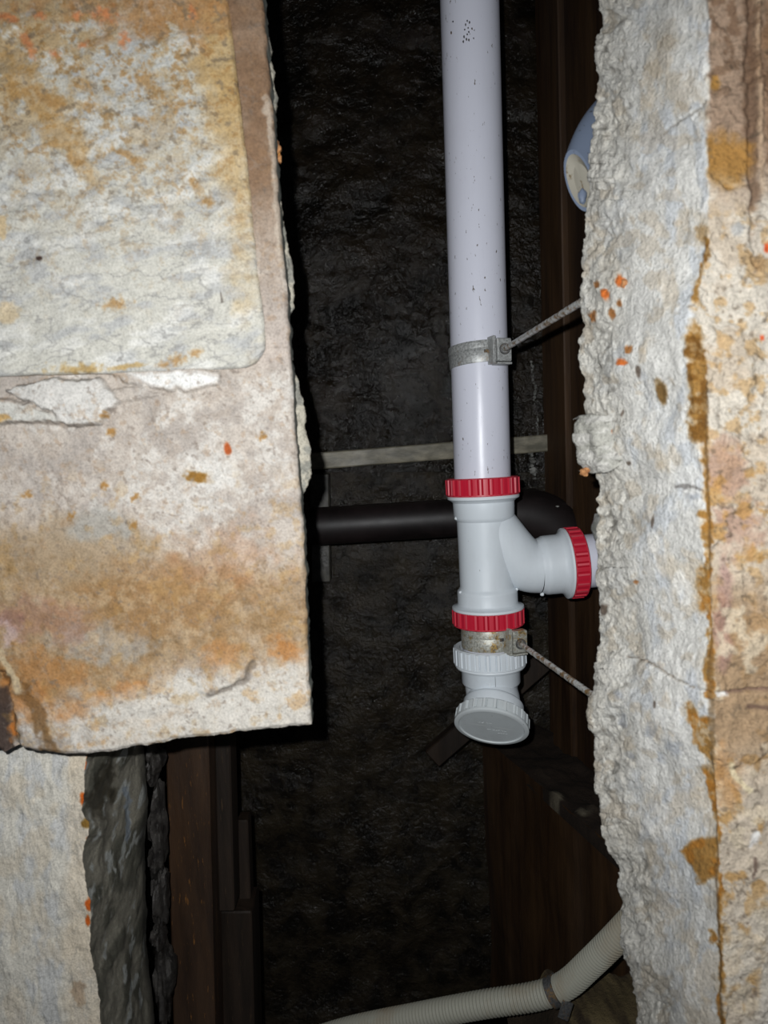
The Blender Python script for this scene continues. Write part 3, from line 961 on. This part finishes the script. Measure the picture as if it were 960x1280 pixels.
for cx, cy, rx, ry in ((780, 353, 5, 6), (763, 370, 5, 6), (745, 395, 6, 6), (769, 392, 3.5, 7), (778, 380, 3, 4), (783, 452, 6, 4), (792, 437, 5, 5), (766, 540, 3, 5), (799, 727, 3, 3), (752, 357, 5, 5)):
    C = mixc(C, (206, 110, 48) if cx in (780, 763, 783, 766) else (160, 108, 60), blob(X, Y, cx, cy, rx, ry, 0, 0.6, seed=cx + 2))
C = mixc(C, (125, 118, 108), line(X, Y, [(826, 170), (845, 158), (866, 142), (884, 128)], 1.3, 3) * 0.8)
C = mixc(C, (130, 118, 104), line(X, Y, [(782, 822), (812, 828), (842, 846), (868, 858)], 1.4, 3) * 0.7)
C = mixc(C, (105, 100, 96), line(X, Y, [(848, 610), (862, 607), (878, 612)], 2.2, 3) * 0.7 * fl)
# stained outer face
fc = sm(-3, 3, X - eB(Y) + 8 * (n3 - .5))
O = np.zeros(P.shape) + np.array([205, 190, 170.0])
O = mixc(O, (160, 134, 112), sm(300, 150, Y + 80 * (n1 - .5)) * 0.9)
O = mixc(O, (112, 86, 66), line(X, Y, [(938, -200), (938, 60), (936, 130), (944, 250), (948, 330)], 10, 6) * 0.75)
O = mixc(O, (196, 168, 138), line(X, Y, [(946, -200), (946, 60), (950, 180), (955, 240)], 3.5, 2) * 0.8)
O = mixc(O, (128, 92, 62), blob(X, Y, 985, 60, 32, 220, 0, 0.6, size=30, seed=190) * 0.7)
O = mixc(O, (120, 92, 70), sm(0.56, 0.64, fbm(X, Y, 14, 4, 191)) * sm(190, 60, Y) * 0.7)
O = mixc(O, (170, 124, 60), blob(X, Y, 908, 202, 30, 36, 10, 0.8, seed=192) * 0.9)
O = mixc(O, (182, 136, 70), blob(X, Y, 895, 104, 6, 10, 0, .7, seed=193))
O = mixc(O, (216, 207, 192), sm(0.46, 0.62, fbm(X, Y, 34, 6, 194)) * sm(200, 270, Y) * sm(620, 520, Y) * 0.9)
O = mixc(O, (196, 160, 110), sm(0.56, 0.66, fbm(X, Y, 15, 4, 195)) * sm(240, 300, Y) * sm(900, 700, Y) * 0.7)
O = mixc(O, (178, 144, 122), blob(X, Y, 905, 590, 22, 40, -20, 1.0, seed=196) * 0.8)
O = mixc(O, (178, 142, 122), blob(X, Y, 925, 660, 26, 30, 0, 1.2, 0.6, size=10, seed=197) * 0.7)
O = mixc(O, (186, 140, 76), sm(0.55, 0.65, fbm(X, Y, 20, 4, 198)) * sm(540, 600, Y) * 0.7)
O = mixc(O, (168, 138, 104), sm(690, 800, Y + 60 * (n1 - .5)) * sm(1010, 900, Y + 80 * (n1 - .5)) * 0.85)
O = mixc(O, (166, 128, 122), blob(X, Y, 904, 770, 10, 60, 0, 0.8, size=20, seed=199) * 0.6)
O = mixc(O, (216, 200, 174), sm(0.55, 0.66, fbm(X, Y, 26, 5, 200)) * sm(680, 740, Y) * 0.8)
O = mixc(O, (190, 140, 88), blob(X, Y, 905, 970, 16, 34, -10, 1.2, 0.7, size=9, seed=201) * 0.6)
O = mixc(O, (238, 222, 184), line(X, Y, [(912, 952), (920, 972), (934, 985)], 4, 4) * 0.9)
O = mixc(O, (244, 240, 234), line(X, Y, [(886, 865), (898, 868), (908, 867)], 3, 2) + line(X, Y, [(938, 1055), (942, 1042), (945, 1040)], 4, 3))
O = mixc(O, (122, 96, 84), line(X, Y, [(908, 866), (930, 863), (965, 862)], 2.2, 2) * 0.8)
O = mixc(O, (110, 86, 74), line(X, Y, [(936, 882), (950, 884), (965, 885)], 3.5, 3) * 0.8)
O = mixc(O, (112, 92, 80), line(X, Y, [(940, 1096), (944, 1085), (943, 1072)], 2.2, 2) * 0.9)
O = mixc(O, (150, 112, 64), line(X, Y, [(946, 960), (950, 948), (965, 942)], 3, 3) * 0.6)
O = mixc(O, (112, 96, 84), sm(0.60, 0.68, fbm(X * 2, Y, 20, 4, 202)) * sm(930, 945, X) * sm(1100, 1180, Y) * 0.7)
O = mixc(O, (206, 200, 192), sm(940, 956, X + 10 * (n3 - .5)) * sm(1180, 1230, Y) * 0.8)
O = mixc(O, (216, 206, 190), sm(1090, 1180, Y) * sm(0.4, 0.6, n2) * 0.8)
O = mixc(O, (220, 92, 40), blob(X, Y, 959, 310, 4, 6, 0, .5, seed=203) + blob(X, Y, 953, 422, 3, 3, 0, .5, seed=204))
O = mixc(O, (178, 178, 176), blob(X, Y, 921, 286, 8, 9, 0, .6, seed=205) * 0.8)
O = mixc(O, (100, 86, 70), sm(0.70, 0.76, n3) * 0.5)
C = C * (1 - fc[..., None]) + O * fc[..., None]
# rust-gold run down the arris
gold = np.zeros(X.shape)
for pts, w in (([(878, 290), (884, 310), (876, 345), (868, 375)], 3.5), ([(868, 412), (870, 450), (872, 500), (871, 545)], 9), ([(880, 440), (880, 500), (880, 560)], 4), ([(880, 560), (884, 600), (886, 680), (886, 720)], 4),
               ([(876, 640), (882, 646)], 4), ([(878, 716), (876, 740), (880, 760)], 9), ([(882, 770), (887, 810), (889, 870)], 4.5), ([(866, 884), (876, 910), (884, 940)], 7), ([(884, 900), (890, 960), (890, 1020)], 6), ([(882, 960), (888, 1000)], 5),
               ([(896, 1020), (900, 1120), (903, 1280)], 3), ([(890, 1165), (893, 1175)], 4)):
    gold = np.maximum(gold, line(X, Y, pts, w, 5, 9) * (0.55 + 0.45 * sm(0.36, 0.5, fbm(X, Y, 7, 4, 212))))
gold = np.maximum(gold, poly(X, Y, [(852, 1064), (866, 1050), (896, 1046), (898, 1096), (886, 1098), (876, 1104), (872, 1086)], 3, 5))
gold = np.maximum(gold, blob(X, Y, 876, 292, 10, 12, 0, .8, seed=210) * 0.5)
tone = fbm(X, Y, 18, 4, 211)
C = mixc(C, (150, 108, 48), gold * 0.92)
C = mixc(C, (112, 74, 24), gold * sm(0.48, 0.64, tone) * sm(600, 520, Y) * 0.9)
C = mixc(C, (170, 112, 40), gold * sm(0.52, 0.64, tone) * sm(620, 700, Y) * 0.8)
C = mixc(C, (90, 66, 36), line(X, Y, [(884, 480), (882, 560), (887, 640), (888, 760), (890, 880), (893, 1000), (898, 1120), (904, 1280)], 1.8, 2) * 0.55)
col = lin(C, KST * (1.22 - 0.18 * fc[..., None]))
Dg = A[:, None] * np.linspace(1, 0, 12)[:-1][None, ::-1, None] * 0
back = np.stack([A + (D - A) * t + np.array([0, 0.004 * min(1, 4 * t), 0]) for t in np.linspace(1, 0.04, 10)], 1)
back += ((P[:, 0] - A)[:, None] * np.linspace(0, 1, 10)[None, :, None])
P = np.concatenate([back, P], 1)
col = np.concatenate([np.repeat(col[:, :1], 10, 1), col], 1)
grid_obj('broken_masonry', P, col, M_BROKEN, wr)

# lump of mortar left hanging on the edge, and loose chips
X, Y = np.meshgrid(np.linspace(0, 1, 46), np.linspace(0, 1, 60))
xl = interp([(516, 727), (519, 722), (530, 722), (540, 724), (548, 722), (556, 726), (570, 724), (580, 727), (592, 733)])
Yp = 516 + 76 * Y + 4 * X * (1 - 2 * Y)
Xp = xl(Yp) + (fbm(Yp, Yp * 0, 6, 3, 220) - 0.5) * 3 + X * 46
P = Wn(Xp, Yp, 0.598 - 0.05 * X)
N = normals(P)
P = P + N * ((ridge(Xp, Yp, 13, 4, 221) - 0.7) * 0.004 + (fbm(Xp, Yp, 26, 3, 222) - 0.5) * 0.008 + 0.004 * np.sin(np.pi * Y) * (1 - X) - 0.012 * sm(0.5, 1, X))[..., None]
bk = np.stack([P[:, 0] + np.array([0.02 * t, 0.03 * t, 0]) for t in (1, 0.5)], 1)
P = np.concatenate([bk, P], 1)
b0 = P[:1] + np.array([0.0, 0.03, -0.002])
b1 = P[-1:] + np.array([0.0, 0.03, 0.001])
P = np.concatenate([b0, P, b1], 0)
Xa = np.pad(Xp, ((1, 1), (2, 0)), 'edge')
Ya = np.pad(Yp, ((1, 1), (2, 0)), 'edge')
C = np.zeros(P.shape) + np.array([192, 190, 180.0])
C = mixc(C, (214, 211, 203), sm(0.48, 0.6, fbm(Xa, Ya, 10, 4, 223)))
C = mixc(C, (130, 126, 116), sm(0.42, 0.3, ridge(Xa, Ya, 13, 4, 221)) * 0.7)
grid_obj('mortar_lump', P, lin(C, KST), M_BROKEN, wr)
mb = MB()
rock(mb, W(750, 661, 0.617), 0.0065, 0.012, 0.011, 61, 12, 0.2)
pale = mb.build('mortar_lump', M_DRIP, wr)
for px, py, r, y in ((730, 590, 0.0034, 0.592), (734, 587, 0.0024, 0.594), (781, 354, 0.0030, 0.546), (763, 371, 0.0026, 0.567), (746, 396, 0.0032, 0.583)):
    mb = MB()
    rock(mb, W(px, py, y), r, r, r * 1.1, int(px + py), 8)
    mb.build('brick_chip', M_CHIP, wr)

# ================================================================== THE PIPEWORK
AX = W(602, 560, 0.95)                      # the pipe's upright axis
down = np.array([0.0, 0, -1])


def z_at(py, axis_pt=AX, d=down):
    lo, hi = -1.0, 1.5
    for _ in range(50):
        mid = (lo + hi) / 2
        if proj(axis_pt + d * mid)[1] < py:
            lo = mid
        else:
            hi = mid
    return (lo + hi) / 2


h600 = z_at(601)
TOPP = AX + down * h600                     # where pipe and branch fitting meet
dl = np.array([0.016, 0, -1.0])             # the lower run leans a touch
dl /= np.linalg.norm(dl)
L = lambda py: z_at(py, TOPP, dl)           # distance below the joint for an image height

mb = MB()
lathe(mb, TOPP, (0, 0, 1), [(0.0345, -0.018), (0.0370, -0.018), (0.0370, 0.0), (0.0370, 0.30), (0.0370, 0.62), (0.0370, 2.26 - TOPP[2])], 72)
o = mb.build('drain_pipe', M_PIPE)
tag(o, 'long straight white plastic pipe dropping down the dark shaft', 'pipe')
mb = MB()
rs = random.Random(12)
for px, py in ((584, 26), (587, 28), (582, 31), (585, 35), (581, 37), (586, 40), (584, 43), (580, 46), (583, 49), (586, 50), (579, 52), (590, 36), (593, 38), (592, 48), (604, 40), (606, 36), (566, 27), (564, 41), (609, 34), (603, 60)):
    t_ = (px - 589.0) / 37.0
    p = W(px, py, 0.95 - 0.0368 * math.sqrt(max(0.05, 1 - t_ * t_)))
    rock(mb, p, 0.0010, 0.0006, 0.0018 * rs.uniform(0.5, 1.2), px + py, 4, 0.3)
sp_ = mb.build('dirt_specks', M_STRAP, o)
sp_['kind'] = 'stuff'


def knurl(n_per, height):
    pat = [0, 0, 0, 0, 0, 0, -1.5 * height, height * 0.8, height, height, height * 0.8, -1.5 * height]
    return lambda k: pat[k % n_per]


def ring(name, org, axis, r, h0, h1, ri, mat, parent, label=None, ribs=22, height=0.0011):
    """Ribbed locking ring around axis between h0 and h1, open in the middle (radius ri)."""
    mb = MB()
    lathe(mb, org, axis, [(ri, h0 + 0.001), (r - 0.002, h0), (r, h0 + 0.0015), (r, h0 + 0.0016, 1), (r, h1 - 0.0026, 1), (r, h1 - 0.0025), (r, h1 - 0.001), (r - 0.0015, h1), (ri, h1 - 0.001)],
          ribs * 12, knurl(12, height), closed=True)
    o = mb.build(name, mat, parent, 30)
    if label:
        o['label'] = label
    return o


# branch fitting
wy = tag(empty('branch_fitting', TOPP + dl * L(740)), 'white plastic branch fitting with red ribbed locking rings on three ends', 'pipe fitting')
ring('locking_ring', TOPP, dl, 0.0478, L(596.5), L(619), 0.0380, M_RED, wy, 'red ribbed locking ring')
ring('locking_ring', TOPP, dl, 0.0470, L(759), L(780), 0.0380, M_RED, wy, 'red ribbed locking ring')
mb = MB()
lathe(mb, TOPP, dl, [(0.0380, L(617)), (0.0462, L(618.5)), (0.0474, L(620)), (0.0470, L(622.5)), (0.0430, L(624.5)), (0.0404, L(627)), (0.0398, L(645)), (0.0385, L(648)), (0.0362, L(650.5)),
                     (0.0358, L(690)), (0.0358, L(732)), (0.0372, L(735)), (0.0394, L(737)), (0.0398, L(740)), (0.0398, L(752.5)), (0.0410, L(754.5)), (0.0445, L(756)), (0.0474, L(757)), (0.0476, L(759.5)), (0.046, L(761)), (0.0380, L(761.5))], 72)
mb.build('body', M_FIT, wy)
# swept side branch
bd = np.array([0.998, 0.02, 0.055])
bd /= np.linalg.norm(bd)
RC = W(717, 703, 0.956)
bl = lambda t: RC + bd * t
M0 = TOPP + dl * L(645)
pts = bez(M0 + np.array([-0.004, 0, 0.002]), M0 + np.array([0.030, 0.0, -0.034]), bl(-0.082), bl(-0.048), 24)
rad = np.interp(np.linspace(0, 1, 24), [0, 0.5, 1], [0.0330, 0.0352, 0.0362])
mb = MB()
sweep(mb, pts, list(rad), 56)
lathe(mb, RC, bd, [(0.0362, -0.048), (0.0376, -0.0435), (0.0392, -0.041), (0.0396, -0.037), (0.0396, -0.021), (0.0408, -0.0175), (0.0440, -0.0145), (0.0472, -0.0130), (0.0474, -0.0105), (0.0462, -0.0095), (0.0372, -0.009)], 72)
mb.build('branch', M_FIT, wy)
ring('locking_ring', RC, bd, 0.0468, -0.0098, 0.0098, 0.0380, M_RED, wy, 'red ribbed locking ring')
# small moulding lugs on the hubs
for p, s in ((TOPP + dl * L(646) + np.array([-0.0375, -0.010, 0]), 0.0022), (TOPP + dl * L(736) + np.array([0.037, -0.012, 0]), 0.0020), (TOPP + dl * L(737) + np.array([-0.037, -0.012, 0]), 0.0018), (bl(-0.0445) + np.array([-0.001, -0.010, -0.0372]), 0.0024)):
    mb = MB()
    rock(mb, p, s * 1.2, s, s, int(abs(p[2]) * 9999) % 500, 6, 0.1)
    mb.build('moulding_lug', M_FIT, wy)

mb = MB()
lathe(mb, RC, bd, [(0.0335, -0.02), (0.0358, -0.02), (0.0358, 0.02), (0.0358, 0.125)], 64)
tag(mb.build('side_pipe', M_PIPE), 'short white pipe leaving the side red ring behind the broken wall', 'pipe')

mb = MB()
lathe(mb, TOPP, dl, [(0.0335, L(765)), (0.0360, L(765)), (0.0360, L(800)), (0.0360, L(825))], 64)
tag(mb.build('pipe_stub', M_PIPE), 'short white pipe stub wrapped by the gold-speckled lower clamp', 'pipe')

# cleanout bend with screw cap
capc = W(614, 910, 0.905)
v_ = (capc - CAM) / np.linalg.norm(capc - CAM)        # the cap looks down and towards the hole at about 45 degrees
d_ = -UP + v_ * (UP @ v_)
d_ /= np.linalg.norm(d_)
r_ = np.cross(d_, v_)
r_ = r_ if r_[0] > 0 else -r_
vcap = -0.44 * v_ + 0.898 * (-0.105 * r_ + 0.994 * d_)
vcap /= np.linalg.norm(vcap)
cb = tag(empty('cleanout_bend', TOPP + dl * L(870)), 'white bent cleanout fitting ending in a ribbed grey-white screw cap', 'pipe fitting')
ring('collar_ring', TOPP, dl, 0.0480, L(806.5), L(829), 0.0405, M_FIT, cb, 'white ribbed collar ring, open at the top', 22, 0.0009)
mb = MB()
e0, e1 = L(862), L(871)
lathe(mb, TOPP, dl, [(0.0362, L(826)), (0.0462, L(828.5)), (0.0468, L(830.5)), (0.0455, L(832.5)), (0.0405, L(834)), (0.0392, L(836)), (0.0390, L(851)), (0.0375, L(853.5)), (0.0350, L(855)), (0.0348, e0)], 72)
mb.build('hub', M_FIT, cb)
T_in = TOPP + dl * e0
cap_back = capc - vcap * 0.035
pts = bez(T_in - dl * 0.004, T_in + dl * 0.010, cap_back - vcap * 0.010, cap_back + vcap * 0.004, 20)
mb = MB()
sweep(mb, pts, 0.0346, 56)
mb.build('bend', M_FIT, cb)
mb = MB()
lathe(mb, capc, vcap, [(0.0346, -0.0365), (0.0375, -0.0355), (0.0392, -0.0335), (0.0396, -0.031), (0.0396, -0.0205), (0.0375, -0.019), (0.0350, -0.0175)], 72)
mb.build('socket', M_FIT, cb)
mb = MB()
rc_ = 0.0474
lathe(mb, capc, vcap, [(0.036, -0.0170), (rc_ - 0.002, -0.0180), (rc_ - 0.0005, -0.0165), (rc_ - 0.0005, -0.0164, 1), (rc_, -0.0045, 1), (rc_, -0.0044), (rc_ + 0.0006, -0.0030), (rc_ + 0.0004, -0.0008), (rc_ - 0.001, 0.0), (rc_ - 0.0052, 0.0002), (rc_ - 0.0062, -0.0016), (0.020, -0.0018), (0.0004, -0.0018)],
      220, knurl(10, 0.0010))
cap = mb.build('screw_cap', M_CAP, cb, 30)
cap['label'] = 'grey-white ribbed screw cap with faint raised marks'
# faint worn raised marks on the cap face, too worn to read
a, u, w = frame(vcap, (0, 0, 1))
w = w if w[0] > 0 else -w
rs = random.Random(4)
mb = MB()
for row, (y0, x0, n, s) in enumerate(((0.010, -0.014, 4, 0.0036), (-0.008, -0.006, 7, 0.0030), (-0.0165, 0.008, 4, 0.0026))):
    for k in range(n):
        cx = x0 + k * s * 1.25
        for _ in range(3):
            p = capc + w * (cx + rs.uniform(-s, s) * 0.3) + u * (y0 + rs.uniform(-s, s) * 0.35 - k * 0.0004) + a * (-0.0022)
            if rs.random() < 0.5:
                block(mb, p, w * s * 0.32, u * 0.00035, a * 0.0006)
            else:
                block(mb, p, w * 0.00035, u * s * 0.42, a * 0.0006)
mb.build('raised_marks', M_CAP, cap, 0)
# mould seam and gate lug down the front
mb = MB()
for py, r in ((845, 0.0392),):
    block(mb, TOPP + dl * L(py - 2) + np.array([0.0, -r, 0]), (0.0004, 0, 0), (0, 0.0006, 0), dl * 0.009, 0)
mb.build('mould_seam', M_FIT, cb)
mb = MB()
sp = W(612, 857.0, 0.9125)
block(mb, sp, (0.0014, 0, 0), (0, 0.002, 0), (0, 0, 0.0022), 0.0004)
mb.build('moulding_lug', M_FIT, cb)


# ---- clamps: steel band, lug block, threaded stay rod running back to the broken wall
def clamp(name, org, axis, baxis, r, h0, h1, blk_px, rod0, rod1, mat, label):
    root = tag(empty(name, org + axis * (h1 - 0.002)), label, 'clamp', )
    mb = MB()
    bm_ = (h0 + h1) / 2
    lathe(mb, org + axis * bm_ - baxis * bm_, baxis, [(r + 0.0005, h0), (r + 0.0007, h0 - 0.0004), (r + 0.0012, h0 + 0.001), (r + 0.0012, h0 + (h1 - h0) * 0.33), (r + 0.0005, h0 + (h1 - h0) * 0.36), (r + 0.0012, h0 + (h1 - h0) * 0.40),
                          (r + 0.0012, h1 - 0.001), (r + 0.0007, h1 + 0.0004), (r + 0.0005, h1)], 72)
    mb.build('band', mat, root)
    px, py, y = blk_px
    c = W(px, py, y)
    s = y / F
    mb = MB()
    d = np.array([0.35, -0.94, 0])
    t = np.array([0.94, 0.35, 0])
    block(mb, c, t * 10 * s, d * 0.006, (0, 0, 14 * s), 0.0012)
    mb.build('lug_block', mat, root)
    mb = MB()
    block(mb, c - t * 13 * s - d * 0.0035, t * 2 * s, d * 0.0075, (0, 0, 17 * s), 0.0006)
    block(mb, c + np.array([0, 0, -16.5 * s]) - d * 0.002, t * 10 * s, d * 0.008, (0, 0, 1.2 * s), 0.0004)
    mb.build('flange', mat, root)
    mb = MB()
    ac = org + axis * ((c[2] - org[2]) / axis[2])
    dx = c[0] - ac[0] - 0.0175
    block(mb, (ac[0] + dx, ac[1] - math.sqrt(r * r - dx * dx) - 0.0018, c[2]), (0.0052, 0.0052 * dx / r, 0), (0, 0.0006, 0), (0, 0, 2 * s), 0.0002)
    mb.build('slot_tab', M_STRAP, root)
    A, B = W(*rod0), W(*rod1)
    ax = (B - A) / np.linalg.norm(B - A)
    ln = np.linalg.norm(B - A)
    mb = MB()
    lathe(mb, A, ax, [(0.0005, -0.003), (0.0062, -0.003), (0.0068, 0.0), (0.0060, 0.002), (0.0042, 0.002)], 20)
    mb.build('bolt_hole_collar', M_STRAP, root)
    mb = MB()
    rs = np.random.RandomState(int(px))
    prof = [(0.0001, -0.008), (0.0030, -0.008)]
    n = 60
    for k in range(n + 1):
        prof.append((0.0030 + (0.0003 if k % 2 else 0) + 0.0003 * rs.rand(), ln * k / n))
    prof += [(0.0001, ln)]
    lathe(mb, A, ax, prof, 18)
    rod = mb.build('stay_rod', M_ROD, root, 60)
    rod['label'] = 'spotted rusty stay rod'
    return root


hz = AX[2]
clamp('pipe_clamp', TOPP, down, np.array([0.05, -0.05, -1.0]) / math.sqrt(1.005), 0.0382, z_at(433, TOPP, down) + 0.0, z_at(459, TOPP, down), (628, 437.5, 0.908), (631, 436, 0.900), (736, 372, 0.600), M_GALV,
      'grey steel clamp with stay rod on the long white pipe above the red ring')
clamp('pipe_clamp', TOPP, dl, dl, 0.0362, L(782), L(807), (648, 801, 0.907), (651, 805, 0.899), (756, 880, 0.640), M_GALVR,
      'gold-speckled steel clamp with rusty stay rod between red ring and white collar')

# ---- smooth black pipe and elbow behind the branch fitting
bp = tag(empty('black_pipe', W(560, 680, 1.15)), 'smooth black horizontal pipe ending in an elbow, behind the white branch fitting', 'pipe')
P0, P1 = W(120, 675, 1.16), W(668, 641, 1.15)
ax = (P1 - P0) / np.linalg.norm(P1 - P0)
mb = MB()
ln = np.linalg.norm(P1 - P0)
lathe(mb, P0, ax, [(0.0305, -0.05), (0.0305, ln - 0.01)], 48)
mb.build('pipe', M_BLACK, bp)
mb = MB()
r0 = 0.043
E0 = P1 - ax * 0.09
pts = [E0, E0 + ax * 0.04] + list(bez(P1 - ax * 0.045, P1 + ax * 0.025, P1 + ax * 0.05 + np.array([0, 0.0, -0.03]), P1 + ax * 0.05 + np.array([0, 0.02, -0.09]), 18))
sweep(mb, pts, [r0] * len(pts), 48, True)
lathe(mb, E0, ax, [(0.0305, -0.001), (r0 + 0.0025, 0.0), (r0 + 0.003, 0.004), (r0 + 0.0025, 0.014), (r0, 0.016)], 48)
mb.build('elbow', M_BLACK, bp)
for px, py, s in ((697, 633, 1), (728, 632, 1.2)):
    mb = MB()
    rock(mb, W(px, py, 1.109), 0.003 * s, 0.002, 0.0014 * s, px, 6, 0.2)
    mb.build('paint_drop', M_DRIP, bp)

# ---- blue-grey tube end poking out from behind the right wall
ct = tag(empty('plastic_tube', W(735, 255, 0.64)), 'blue-grey plastic tube end plugged with mortar, sticking out behind the right broken wall', 'tube')
oc = W(724, 226, 0.630)
sx = 0.63 / F
tip = W(790, 118, 0.665)
pth = bez(oc, W(736, 196, 0.640), W(752, 152, 0.650), tip, 22)
mb = MB()
v, f = [], []
seg = 40
for i, c in enumerate(pth):
    t = i / 21
    wv = 19 * sx
    hv = (38 * (1 - t) + 24 * t) * sx
    axis_v = np.array([0.28 * (1 - t) + 0.75 * t, 0.0, -0.96 * (1 - t) - 0.66 * t])
    axis_v /= np.linalg.norm(axis_v)
    ax_h = np.array([0.58, -0.81, 0.0])
    for k in range(seg):
        a_ = 2 * math.pi * k / seg
        v.append(c + axis_v * math.cos(a_) * hv + ax_h * math.sin(a_) * wv)
for i in range(21):
    for k in range(seg):
        f.append((i * seg + k, i * seg + (k + 1) % seg, (i + 1) * seg + (k + 1) % seg, (i + 1) * seg + k))
rim0 = [np.array(p) for p in v[:seg]]
c0 = pth[0]
n0 = len(v)
v += [c0 + (p - c0) * 0.86 for p in rim0]
f += [(k, n0 + k, n0 + (k + 1) % seg, (k + 1) % seg) for k in range(seg)]
mb.add(v, f)
mb.build('sleeve', M_BLUE, ct)
mb = MB()
rr = [c0 + (p - c0) * 0.87 for p in rim0]
ins = np.array([0.004, 0.003, 0.0])
mb.add(rr + [p + ins for p in [c0 + (p - c0) * 0.6 for p in rim0]] + [c0 + ins * 0.6], [(k, seg + k, seg + (k + 1) % seg, (k + 1) % seg) for k in range(seg)] + [(seg + k, 2 * seg, seg + (k + 1) % seg) for k in range(seg)])
pl = mb.build('mortar_plug', M_BLUEIN, ct)
mb = MB()
rock(mb, W(728, 246, 0.629), 5 * sx, 0.003, 9 * sx, 17, 8, 0.15)
mb.build('hollow_shade_lump', M_BLUE, pl)  # solid blue lump on the plug, its darker colour standing for a hollow's shade

# ---- corrugated hose with its strap
pts = spline([W(380, 1305, 0.86), W(440, 1287, 0.845), W(520, 1271, 0.82), (W(600, 1256, 0.80)), W(670, 1245, 0.785), W(706, 1232, 0.775), W(738, 1204, 0.76), W(778, 1164, 0.735), W(820, 1118, 0.715), W(850, 1085, 0.70)], 60)
seglen = np.concatenate([[0], np.cumsum(np.linalg.norm(np.diff(pts, axis=0), axis=1))])
pitch = 0.0043
ns = int(seglen[-1] / pitch * 6)
sp = np.linspace(0, seglen[-1], ns)
pts = np.stack([np.interp(sp, seglen, pts[:, k]) for k in range(3)], 1)
ph = (sp / pitch) % 1
rad = np.where((ph < 0.58), 0.0149, 0.0130)
mb = MB()
sweep(mb, list(pts), list(rad), 28, True)
tag(mb.build('corrugated_hose', M_HOSE, smooth=60), 'pale ribbed plastic hose bending up along the bottom of the shaft', 'hose')
hc = tag(empty('hose_strap', W(712, 1265, 0.77)), 'dark metal strap with screw tab around the ribbed hose', 'strap')
cpt = W(693, 1238, 0.779)
i = int(np.argmin(np.linalg.norm(pts - cpt, axis=1)))
tng = pts[i + 3] - pts[i - 3]
tng /= np.linalg.norm(tng)
mb = MB()
lathe(mb, pts[i], tng, [(0.0149, -0.0052), (0.0168, -0.005), (0.0168, 0.005), (0.0149, 0.0052)], 40, closed=True)
mb.build('band', M_STRAP, hc)
mb = MB()
tb = W(707, 1263, 0.764)
block(mb, tb, (0.0058, 0, -0.003), (0.001, 0.0015, 0), (0.003, 0, 0.010), 0.001)
tab = mb.build('tab', M_STRAP, hc)
mb = MB()
lathe(mb, tb + np.array([0.001, -0.001, -0.003]), (0, -1, 0), [(0.0032, 0), (0.0032, 0.002), (0.0024, 0.003), (0.0001, 0.003)], 16)
mb.build('screw_head', M_GALV, tab)

# ================================================================== TIMBERS AND STRUTS IN THE SHAFT
def bar(name, a, b, half_h, half_d, mat, label, cat, wob=0.0, bev=0.002, parent=None):
    """Straight timber from a to b; half_h is measured across it in the upright plane, half_d into the shaft."""
    a, b = np.array(a), np.array(b)
    d = (b - a) / 2
    t = d / np.linalg.norm(d)
    y = np.array([0, 1.0, 0]) - t * t[1]
    y /= np.linalg.norm(y)
    n = np.cross(t, y)
    mb = MB()
    block(mb, (a + b) / 2 + y * half_d, d, y * half_d, n * half_h, bev)
    o = mb.build(name, mat, parent)
    return tag(o, label, cat) if label else o


bar('timber_rail', W(330, 581.5, 1.225), W(712, 551.5, 1.225), 0.0142, 0.018, M_RAIL, 'grey weathered timber rail lying level across the damp rear concrete behind the pipe', 'rail')
bar('short_post', W(399, 592, 1.235), W(401, 728, 1.235), 0.0165, 0.02, M_WETG, 'short dark grey post under the left end of the timber rail', 'post')
bar('diagonal_strut', W(540, 950, 1.17), W(682, 826, 1.17), 0.0175, 0.012, M_WOODD, 'dark slanting timber strut passing behind the cleanout cap', 'strut')
bar('timber_post', W(232, 860, 0.90), W(246, 1420, 0.90), 0.0275, 0.03, M_WOODR, 'wide rust-streaked brown timber post beside the slaty broken stone', 'post')
bar('timber_batten', W(276, 860, 0.93), W(283, 1140, 0.93), 0.0105, 0.02, M_WOODD, 'narrow dark batten standing beside the wide rust-streaked post', 'batten')
bar('timber_batten', W(302, 1026, 0.98), W(306, 1136, 0.98), 0.0085, 0.014, M_WOODD, 'short dark batten offcut standing above the low dark block', 'batten')
bar('timber_block', W(290, 1140, 0.95), W(297, 1420, 0.95), 0.027, 0.03, M_WOODD, 'low dark timber block at the foot of the narrow batten', 'block')

# lime run down the concrete right of the pipe
mb = MB()
rs = random.Random(8)
for px0, y0, y1, wd in ((665, 452, 520, 2.2), (668, 500, 548, 1.4), (664, 566, 600, 5)):
    py = y0
    while py < y1:
        p = W(px0 + rs.uniform(-1.5, 1.5) + (py - y0) * 0.10, py, 1.262)
        rock(mb, p, 0.0016 * wd * rs.uniform(0.3, 0.9), 0.004, 0.004 * rs.uniform(0.4, 1), int(py), 5, 0.3)
        py += rs.uniform(2, 5)
lr = mb.build('lime_run', M_DRIP, wb)
lr['kind'] = 'stuff'
